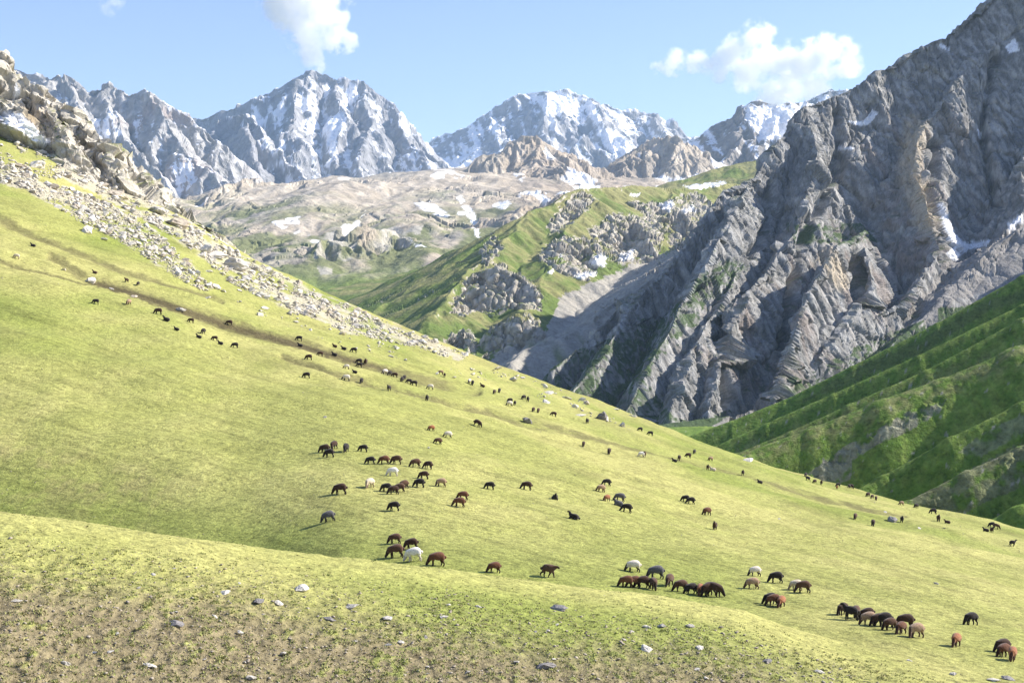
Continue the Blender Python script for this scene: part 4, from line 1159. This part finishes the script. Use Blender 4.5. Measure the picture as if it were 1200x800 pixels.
g, gt, hu, li, wk = 'graze', 'graze_turned', 'head_up', 'lie', 'walk'
K, DB, BR, RB, OB, TN, GY, CR, WH, WD = 'black', 'dark brown', 'brown', 'reddish brown', 'orange brown', 'tan', 'grey', 'cream', 'white', 'white dark-headed'
CEN = 'sheep of the central flock'
SHEEP = [
 (CEN, [(380, 530, 185, g, DB, 'leftmost of the tight trio above the central flock'), (390.5, 526, 240, gt, DB, 'at the back of the tight trio above the central flock'), (385.5, 535.5, 180, g, K, 'in front of the tight trio above the central flock'),
  (405, 529.5, 262, g, K, 'end-on between the trio and a side-on black sheep'), (425, 529, 182, g, K, 'side-on alone uphill of the big brown ones'), (433.5, 543.5, 180, g, K, 'left of the reddish brown one in the row of three'),
  (449.5, 543.5, 195, g, RB, 'in the middle of the row of three'), (464, 543.5, 170, g, BR, 'at the right end of the row of three'), (486, 547, 200, g, BR, 'left of a darker round sheep, right of the row of three'),
  (501, 549, 150, gt, DB, 'with its tail to the light beside a smaller brown one'), (459.5, 557.5, 185, g, WH, 'the only all-white one in the middle of the flock'), (432, 571, 230, gt, CR, 'facing downhill left of the dark knot of four'),
  (398, 579, 183, g, DB, 'large and side-on at the lower left of the flock'), (452, 575.5, 190, g, K, 'at the left of the dark knot of four'), (460.5, 579, 200, g, DB, 'lowest of the dark knot of four'), (467.7, 576, 190, g, BR, 'middle of the dark knot of four'),
  (472.5, 572, 215, gt, BR, 'topmost right of the dark knot of four'), (490.7, 570.7, 178, g, K, 'just right of the dark knot of four'), (496, 561, 180, g, DB, 'above another black one, right of the white sheep'), (516, 569.6, 190, gt, TN, 'with a dark head, right of the flock'),
  (541.5, 585, 185, g, RB, 'upper one of two stacked pair right of the flock'), (537, 593.5, 185, g, RB, 'lower one of two stacked pair right of the flock'), (573, 573, 182, g, K, 'alone between the red pair and the next sheep right'),
  (616, 573.5, 182, g, DB, 'alone with a pale stone at its hind feet'), (504.5, 504.5, 215, g, OB, 'small and uphill of the white dark-headed one'), (524, 512.5, 195, g, WD, 'in open grass above the flock'), (512, 520, 205, g, BR, 'below the white dark-headed one in open grass'),
  (559, 499.5, 340, gt, DB, 'casting a long shadow under the lower dark bank'), (461, 598, 178, g, K, 'alone side-on below the dark knot of four'), (385, 611, 195, g, GY, 'alone at the lower left with a dark shadow beneath its head'),
  (650, 585, 270, li, K, 'alone, end-on in open grass right of the flock'), (671.7, 608, 160, li, K, 'alone in open grass with a pale flank')]),
 ('sheep along the crest of the near rise', [(462, 636.6, 190, g, BR, 'alone uphill of the white one at the crest'), (481.8, 643, 185, g, DB, 'half hidden behind the white one at the crest'), (463, 653, 185, g, BR, 'left of the large white one at the crest'),
  (484.5, 657, 182, g, WH, 'largest white one on the crest of the near rise'), (510.6, 662.5, 195, g, RB, 'just right of the large white one on the crest'), (578, 670.5, 200, g, RB, 'alone on the crest with its head behind the grass'),
  (642.6, 676, 345, wk, BR, 'alone on the crest right of the reddish one')]),
 ('sheep in the hollow behind the near rise', [(741, 669.4, 185, g, WD, 'uphill of the line of brown ones'), (767.8, 677.6, 185, g, GY, 'dark and large beside a brown end-on one'), (783.5, 686, 245, g, BR, 'end-on at the right of the dark grey one'),
  (732.8, 687.5, 185, g, RB, 'leftmost of the line in the hollow'), (742, 687.5, 190, g, RB, 'second from the left in the hollow line'), (752, 688.6, 190, g, DB, 'third from the left in the hollow line'), (765.6, 690.5, 280, g, BR, 'end-on below the dark grey one'),
  (796.6, 692.8, 195, g, BR, 'with its nose in its shadow in the hollow line'), (808.9, 695.6, 200, g, K, 'left of a tan one at the end of the hollow line'), (820, 697, 255, g, OB, 'end-on between two dark ones'), (830, 698, 215, g, DB, 'left half of the big dark pair ending the line'), (838, 698.5, 330, gt, DB, 'right half of the big dark pair ending the line')]),
 ('sheep of the small flock right of the hollow', [(884, 674.5, 190, g, WD, 'topmost of the small flock'), (908.5, 682.5, 183, g, K, 'with a pale blaze in the middle of the small flock'), (880.5, 689.5, 190, g, TN, 'lower left of the small flock'), (932, 691, 188, g, CR, 'behind a brown one at the right of the small flock'),
  (940.5, 694, 182, g, BR, 'rightmost of the small flock'), (901.5, 707.5, 195, g, K, 'at the back of the tight trio below the small flock'), (905.5, 709.5, 190, g, RB, 'middle of the tight trio below the small flock'), (914.5, 711, 240, g, OB, 'brightest of the tight trio below the small flock')]),
 ('sheep of the long file at the lower right', [(987, 720, 220, g, DB, 'first at the left end of the long file'), (996, 726, 160, hu, K, 'second in the long file, standing forward'), (1003, 723.5, 250, g, BR, 'third in the long file, turned away'), (1016, 725.5, 190, g, DB, 'behind the tan one in the long file'),
  (1017, 731.6, 188, g, TN, 'pale with dark head in the left half of the long file'), (1028, 733, 200, g, DB, 'just right of the tan one in the long file'), (1035, 733.5, 190, g, K, 'darkest in the middle of the long file'), (1042, 738, 200, g, BR, 'downhill in the middle of the long file'),
  (1060, 735.5, 185, g, DB, 'at the back near the right end of the long file'), (1055, 742.5, 225, g, RB, 'in front near the right end of the long file'), (1072, 746.5, 200, gt, TN, 'last at the right end of the long file'), (1137, 731.8, 205, g, K, 'alone uphill between the file and the right edge'),
  (1119.5, 757, 235, g, OB, 'alone and end-on with a long shadow'), (1173.5, 764, 200, g, DB, 'back one of the trio at the right edge'), (1175.5, 769.5, 210, g, RB, 'middle one of the trio at the right edge'), (1185.5, 773.6, 245, g, OB, 'lowest of the trio at the right edge')]),
 ('sheep scattered over the middle right slope', [(710, 568.7, 190, g, K, 'uphill of the tan one with its nose in the grass'), (703, 576, 205, g, TN, 'below a black one on the middle slope'), (710, 587, 225, g, OB, 'small and bright left of the grey pair'), (725, 587, 185, g, GY, 'standing over another grey one lying down'), (724, 592, 180, li, GY, 'under the standing grey one'),
  (733, 599.7, 183, g, K, 'downhill of the grey pair'), (802.5, 587.5, 185, g, K, 'left of an overlapping black pair'), (808.5, 590, 190, g, K, 'right of an overlapping black pair'), (827.5, 603.3, 215, g, RB, 'alone below the overlapping black pair'), (837, 620.5, 250, hu, DB, 'alone in open grass, facing downhill')]),
 ('distant sheep near the right skyline of the meadow', [(761.4, 510, 180, g, K, 'right of another near the shoulder skyline'), (749.4, 505, 200, g, K, 'left of another near the shoulder skyline'), (795, 539.5, 260, wk, DB, 'beside the lower dark bank at the right'), (790, 541, 180, li, K, 'by the lower dark bank'),
  (805.6, 536, 200, g, DB, 'between two dark ones by the skyline'), (813, 531.6, 250, g, K, 'on the skyline above the dark bank'), (832, 539.6, 210, g, TN, 'just below the skyline'), (829, 550.5, 265, hu, DB, 'upright below the tan one'), (835, 551.5, 180, li, CR, 'next to an upright dark one'),
  (870, 557, 260, hu, DB, 'alone under the long white skyline rock'), (890, 566, 200, li, K, 'alone right of the skyline rock'), (943.5, 558, 240, g, K, 'on the skyline at the left of a loose row'), (945.6, 563, 200, wk, K, 'just under the skyline one of the loose row'), (954, 566, 220, g, DB, 'third of the loose row below the skyline'),
  (962, 568, 260, hu, DB, 'fourth of the loose row below the skyline'), (981.6, 570, 200, g, K, 'on the skyline above a tan one'), (980.5, 573, 260, hu, OB, 'thin, directly under a black skyline one'), (994.6, 571.5, 230, g, K, 'left of two touching on the skyline'), (997.5, 572, 300, g, DB, 'right of two touching on the skyline'),
  (1016.6, 581.8, 220, g, DB, 'left of the even row of three under the skyline'), (1021.5, 584, 230, g, DB, 'middle of the even row of three under the skyline'), (1026.5, 586, 260, g, BR, 'right of the even row of three under the skyline'), (1055.7, 591.7, 200, g, TN, 'alone near the skyline right of the row of three'),
  (1073, 595, 215, g, K, 'alone near the skyline right of the tan one'), (1093, 602, 180, g, K, 'side-on, the largest near the right skyline'), (1099.6, 611, 260, hu, DB, 'small, below the largest side-on one'), (1110, 613, 180, li, DB, 'right of a small upright one'), (1056.6, 612, 260, hu, K, 'beside the flat grey slab'),
  (1001.5, 608, 250, g, BR, 'end-on in open grass left of the flat grey slab'), (1022.5, 616, 260, g, DB, 'end-on below the flat grey slab'), (1161.8, 617.5, 185, g, K, 'at the far right skyline beside a brown one'), (1167.5, 619.5, 350, g, BR, 'at the far right skyline beside a black one'),
  (1155, 622.5, 180, li, K, 'below the far right skyline pair'), (1162, 624, 270, hu, DB, 'small, below the far right skyline pair'), (1186.4, 639.7, 10, hu, K, 'alone close to the right edge')]),
 ('distant sheep on the upper middle slope', [(350, 399, 180, g, K, 'on the dark bank just above another'), (351.4, 406, 180, li, K, 'on the dark bank below a grazing one'), (361.4, 421.5, 183, g, DB, 'left of a pair under the dark bank'), (374.5, 417, 190, g, DB, 'close under the dark bank'),
  (391.5, 416.8, 180, li, K, 'long and dark in the upper bank'), (392, 406.8, 180, li, DB, 'left of three above the bank'), (402.6, 409.7, 180, li, K, 'middle of three above the bank'), (414, 412.8, 182, g, K, 'right of three above the bank'), (420, 425.5, 200, g, K, 'upper one of a dark stacked pair'), (420.4, 430, 185, g, K, 'lower one of a dark stacked pair'),
  (427, 426.8, 265, hu, DB, 'upright right of the dark stacked pair'), (405.5, 432, 190, g, WD, 'small under the dark stacked pair'), (415.6, 437, 180, li, K, 'small and round under the stacked pair'), (358.7, 442.6, 182, g, K, 'alone side-on in open grass under the bank'), (405, 445.7, 185, g, WD, 'at the start of the lower bank'),
  (422.7, 449, 265, g, K, 'end-on by the lower bank'), (455, 458, 250, hu, K, 'in the lower bank itself'), (450.4, 438.5, 225, g, WD, 'leftmost of the line of six'), (455.7, 440, 250, g, K, 'second of the line of six'), (462, 441.8, 185, g, DB, 'third of the line of six'), (472.8, 445, 260, g, K, 'fourth of the line, uphill one'),
  (470, 447.3, 260, g, K, 'fourth of the line, downhill one'), (478.6, 449, 200, g, K, 'fifth of the line of six'), (484.5, 451.6, 185, g, K, 'last at the right of the line of six'), (515.9, 438.5, 195, g, TN, 'near white stones at the top of the slope'), (520.5, 441.8, 270, hu, DB, 'tiny, beside a tan one near white stones'),
  (503.8, 456, 185, g, WD, 'alone between the line of six and the lower bank'), (499.4, 469.5, 265, hu, K, 'upright at the edge of the lower bank'), (549, 449, 260, g, WD, 'left of two near the top of the slope'), (553, 451, 280, g, K, 'right of two near the top of the slope'), (565, 453.3, 180, li, DB, 'between the pair and the next group'),
  (578.5, 461.5, 255, g, DB, 'left of two casting shadows at the top'), (584.3, 460, 265, g, K, 'right of two casting shadows at the top'), (597, 471.5, 210, g, K, 'on top of a small trio'), (596.4, 475.5, 200, g, WD, 'at the bottom of a small trio'), (602.4, 475, 265, hu, K, 'at the right of a small trio'),
  (613, 468, 230, g, K, 'upper left of a pair by the outcrop slabs'), (618, 470.8, 265, hu, K, 'lower right of a pair by the outcrop slabs'), (624, 482.5, 255, g, DB, 'left of an end-on pair under the slabs'), (630, 483.5, 265, g, BR, 'right of an end-on pair under the slabs'), (648, 487.5, 182, g, DB, 'side-on alone right of the end-on pair'),
  (687.6, 496, 250, hu, K, 'just left of the lone rounded boulder'), (683, 523, 262, g, DB, 'left of two end-on ones far below the boulder'), (713, 532, 262, g, DB, 'right of two end-on ones far below the boulder'), (751, 535, 200, g, WH, 'beside a brown one at the lower bank'), (755, 535.3, 265, hu, BR, 'beside a white one at the lower bank')]),
 ('distant sheep at the upper left of the meadow', [(111, 320.4, 180, li, BR, 'above the white boulder of the bank'), (147.4, 330.8, 230, hu, DB, 'left of two tiny ones above the bank'), (161, 334.6, 265, g, K, 'right of two tiny ones above the bank'), (111.6, 356, 183, g, K, 'side-on alone below the white bank boulder'),
  (150, 357, 255, g, TN, 'beside a bare spot under the bank'), (184.5, 368, 190, gt, DB, 'the largest at the upper left'), (194.5, 376, 180, li, K, 'right below the largest at the upper left'), (206.5, 387, 180, li, K, 'flat, downhill at the upper left'), (223, 378, 190, g, DB, 'right of two lying ones under the bank'),
  (237, 391, 255, g, K, 'above a round dark one at the upper left'), (232.6, 396, 180, li, K, 'round, left of a side-on one'), (251, 399, 185, g, DB, 'right of the round lying one'), (274.6, 407.5, 200, g, K, 'last to the right of the scattered upper left ones'), (38.5, 289, 180, li, K, 'flat on the upper dark line near the left edge'),
  (18.7, 303, 185, g, CR, 'pale, nearest to the left edge'), (268, 380.5, 190, g, DB, 'inside the broad dark bank'), (258, 403.5, 180, li, K, 'low beside a side-on one under the bank')]),
]
for grp, lst in SHEEP:
    far_ = grp.startswith('distant')
    for (px, py, hd, pose, colour, phrase) in lst:
        place_sheep(px, py, hd, pose, colour, phrase, grp, parts=not far_)

# ------------------------------------------------------------------ clouds
def make_cloud(label, puffs, Y, dens, noise_scale, edge):
    """puffs: (px, py, radius px, depth offset m)"""
    cx = sum(p[0] for p in puffs) / len(puffs); cy = sum(p[1] for p in puffs) / len(puffs)
    c0 = Vector(world(cx, cy, Y))
    loc = []
    bm = bmesh.new()
    for (px, py, r, dy) in puffs:
        c = Vector(world(px, py, Y + dy)) - c0; R_ = r / F * Y
        loc.append((c, R_))
        bmesh.ops.create_icosphere(bm, subdivisions=2, radius=R_ * 1.3, matrix=Matrix.Translation(c))
    me = bpy.data.meshes.new('cloud'); bm.to_mesh(me); bm.free()
    o = bpy.data.objects.new('cloud', me); COL.objects.link(o); o.location = c0
    rm = o.modifiers.new('r', 'REMESH'); rm.mode = 'VOXEL'; rm.voxel_size = 30
    dg = bpy.context.evaluated_depsgraph_get(); dg.update()
    me2 = bpy.data.meshes.new_from_object(o.evaluated_get(dg)); o.modifiers.clear(); o.data = me2
    me2.name = 'cloud'
    m = bpy.data.materials.new('cloud_vapour'); m.use_nodes = True
    nt = m.node_tree; nt.nodes.clear(); L = nt.links.new
    out = nt.nodes.new('ShaderNodeOutputMaterial')
    tc = N(nt, 'ShaderNodeTexCoord')
    acc = None
    for c, r in loc:
        d = N(nt, 'ShaderNodeVectorMath', operation='DISTANCE'); d.inputs[1].default_value = c
        L(tc.outputs['Object'], d.inputs[0])
        q = N(nt, 'ShaderNodeMath', operation='DIVIDE'); L(d.outputs['Value'], q.inputs[0]); q.inputs[1].default_value = r
        if acc is None: acc = q.outputs[0]
        else:
            mn = N(nt, 'ShaderNodeMath', operation='SMOOTH_MIN'); L(acc, mn.inputs[0]); L(q.outputs[0], mn.inputs[1]); mn.inputs[2].default_value = .25
            acc = mn.outputs[0]
    nz = N(nt, 'ShaderNodeTexNoise', Scale=1 / noise_scale, Detail=6.0, Roughness=.62); L(tc.outputs['Object'], nz.inputs['Vector'])
    ns = N(nt, 'ShaderNodeMath', operation='MULTIPLY_ADD'); L(nz.outputs[0], ns.inputs[0]); ns.inputs[1].default_value = -3.8; ns.inputs[2].default_value = 1.95
    ad = N(nt, 'ShaderNodeMath', operation='ADD'); L(acc, ad.inputs[0]); L(ns.outputs[0], ad.inputs[1])
    mr = N(nt, 'ShaderNodeMapRange'); mr.inputs[1].default_value = 1.0; mr.inputs[2].default_value = 1.0 - edge
    mr.inputs[3].default_value = 0; mr.inputs[4].default_value = dens; mr.interpolation_type = 'SMOOTHSTEP'
    L(ad.outputs[0], mr.inputs[0])
    # a puff must fade out before the shell of the mesh
    fd = N(nt, 'ShaderNodeMapRange'); fd.inputs[1].default_value = 1.22; fd.inputs[2].default_value = .95
    L(acc, fd.inputs[0])
    mu = N(nt, 'ShaderNodeMath', operation='MULTIPLY'); L(mr.outputs[0], mu.inputs[0]); L(fd.outputs[0], mu.inputs[1])
    pv = N(nt, 'ShaderNodeVolumePrincipled'); pv.inputs['Color'].default_value = (1, 1, 1, 1); pv.inputs['Anisotropy'].default_value = .2
    L(mu.outputs[0], pv.inputs['Density']); L(pv.outputs[0], out.inputs['Volume'])
    me2.materials.clear(); me2.materials.append(m)
    o['label'] = label; o['category'] = 'cloud'
    return o
make_cloud('tall white puff of cloud rising from the highest snowy peak',
           [(366, 66, 16, 0), (360, 45, 22, 0), (345, 22, 26, 0), (330, 2, 28, 0), (372, 10, 30, 100), (392, 44, 20, 0), (408, 48, 15, 0), (398, 20, 12, 0), (355, -20, 45, 100), (395, -15, 25, 0), (375, 80, 12, 0)], 10500, .009, 130, .4)
make_cloud('broad white cumulus cloud floating beside the great rock mountain',
           [(790, 74, 16, 0), (815, 71, 16, 0), (772, 80, 10, 0), (835, 76, 15, 0), (860, 62, 22, 0), (888, 48, 24, 0), (900, 70, 26, 0), (875, 85, 24, 100), (935, 75, 28, 0), (962, 66, 26, 0), (985, 60, 22, 0), (995, 75, 18, 0), (920, 105, 28, 100), (955, 100, 24, 0), (905, 120, 22, 100), (845, 85, 14, 0)], 10500, .012, 110, .5)
make_cloud('small thin wisp of cloud high in the sky above the left peaks',
           [(125, 8, 10, 0), (135, 2, 12, 0), (118, 2, 6, 0), (130, 15, 7, 0)], 10500, .004, 70, .9)

# ------------------------------------------------------------------ haze
bm = bmesh.new(); bmesh.ops.create_cube(bm, size=1)
me = bpy.data.meshes.new('haze')
for v in bm.verts:
    v.co = Vector((v.co.x * 9600, (v.co.y + .5) * 9990 - 240, 0 if v.co.z < 0 else 1))
    v.co.z = -98 if v.co.z == 0 else 1850
bm.to_mesh(me); bm.free()
hz = bpy.data.objects.new('haze', me); COL.objects.link(hz); hz['kind'] = 'stuff'
hm = bpy.data.materials.new('haze'); hm.use_nodes = True
nt = hm.node_tree; nt.nodes.clear()
pv = nt.nodes.new('ShaderNodeVolumePrincipled'); pv.inputs['Color'].default_value = (.5, .72, 1, 1); pv.inputs['Density'].default_value = 3.2e-5; pv.inputs['Anisotropy'].default_value = .0
ho = nt.nodes.new('ShaderNodeOutputMaterial'); nt.links.new(pv.outputs[0], ho.inputs['Volume'])
me.materials.append(hm)
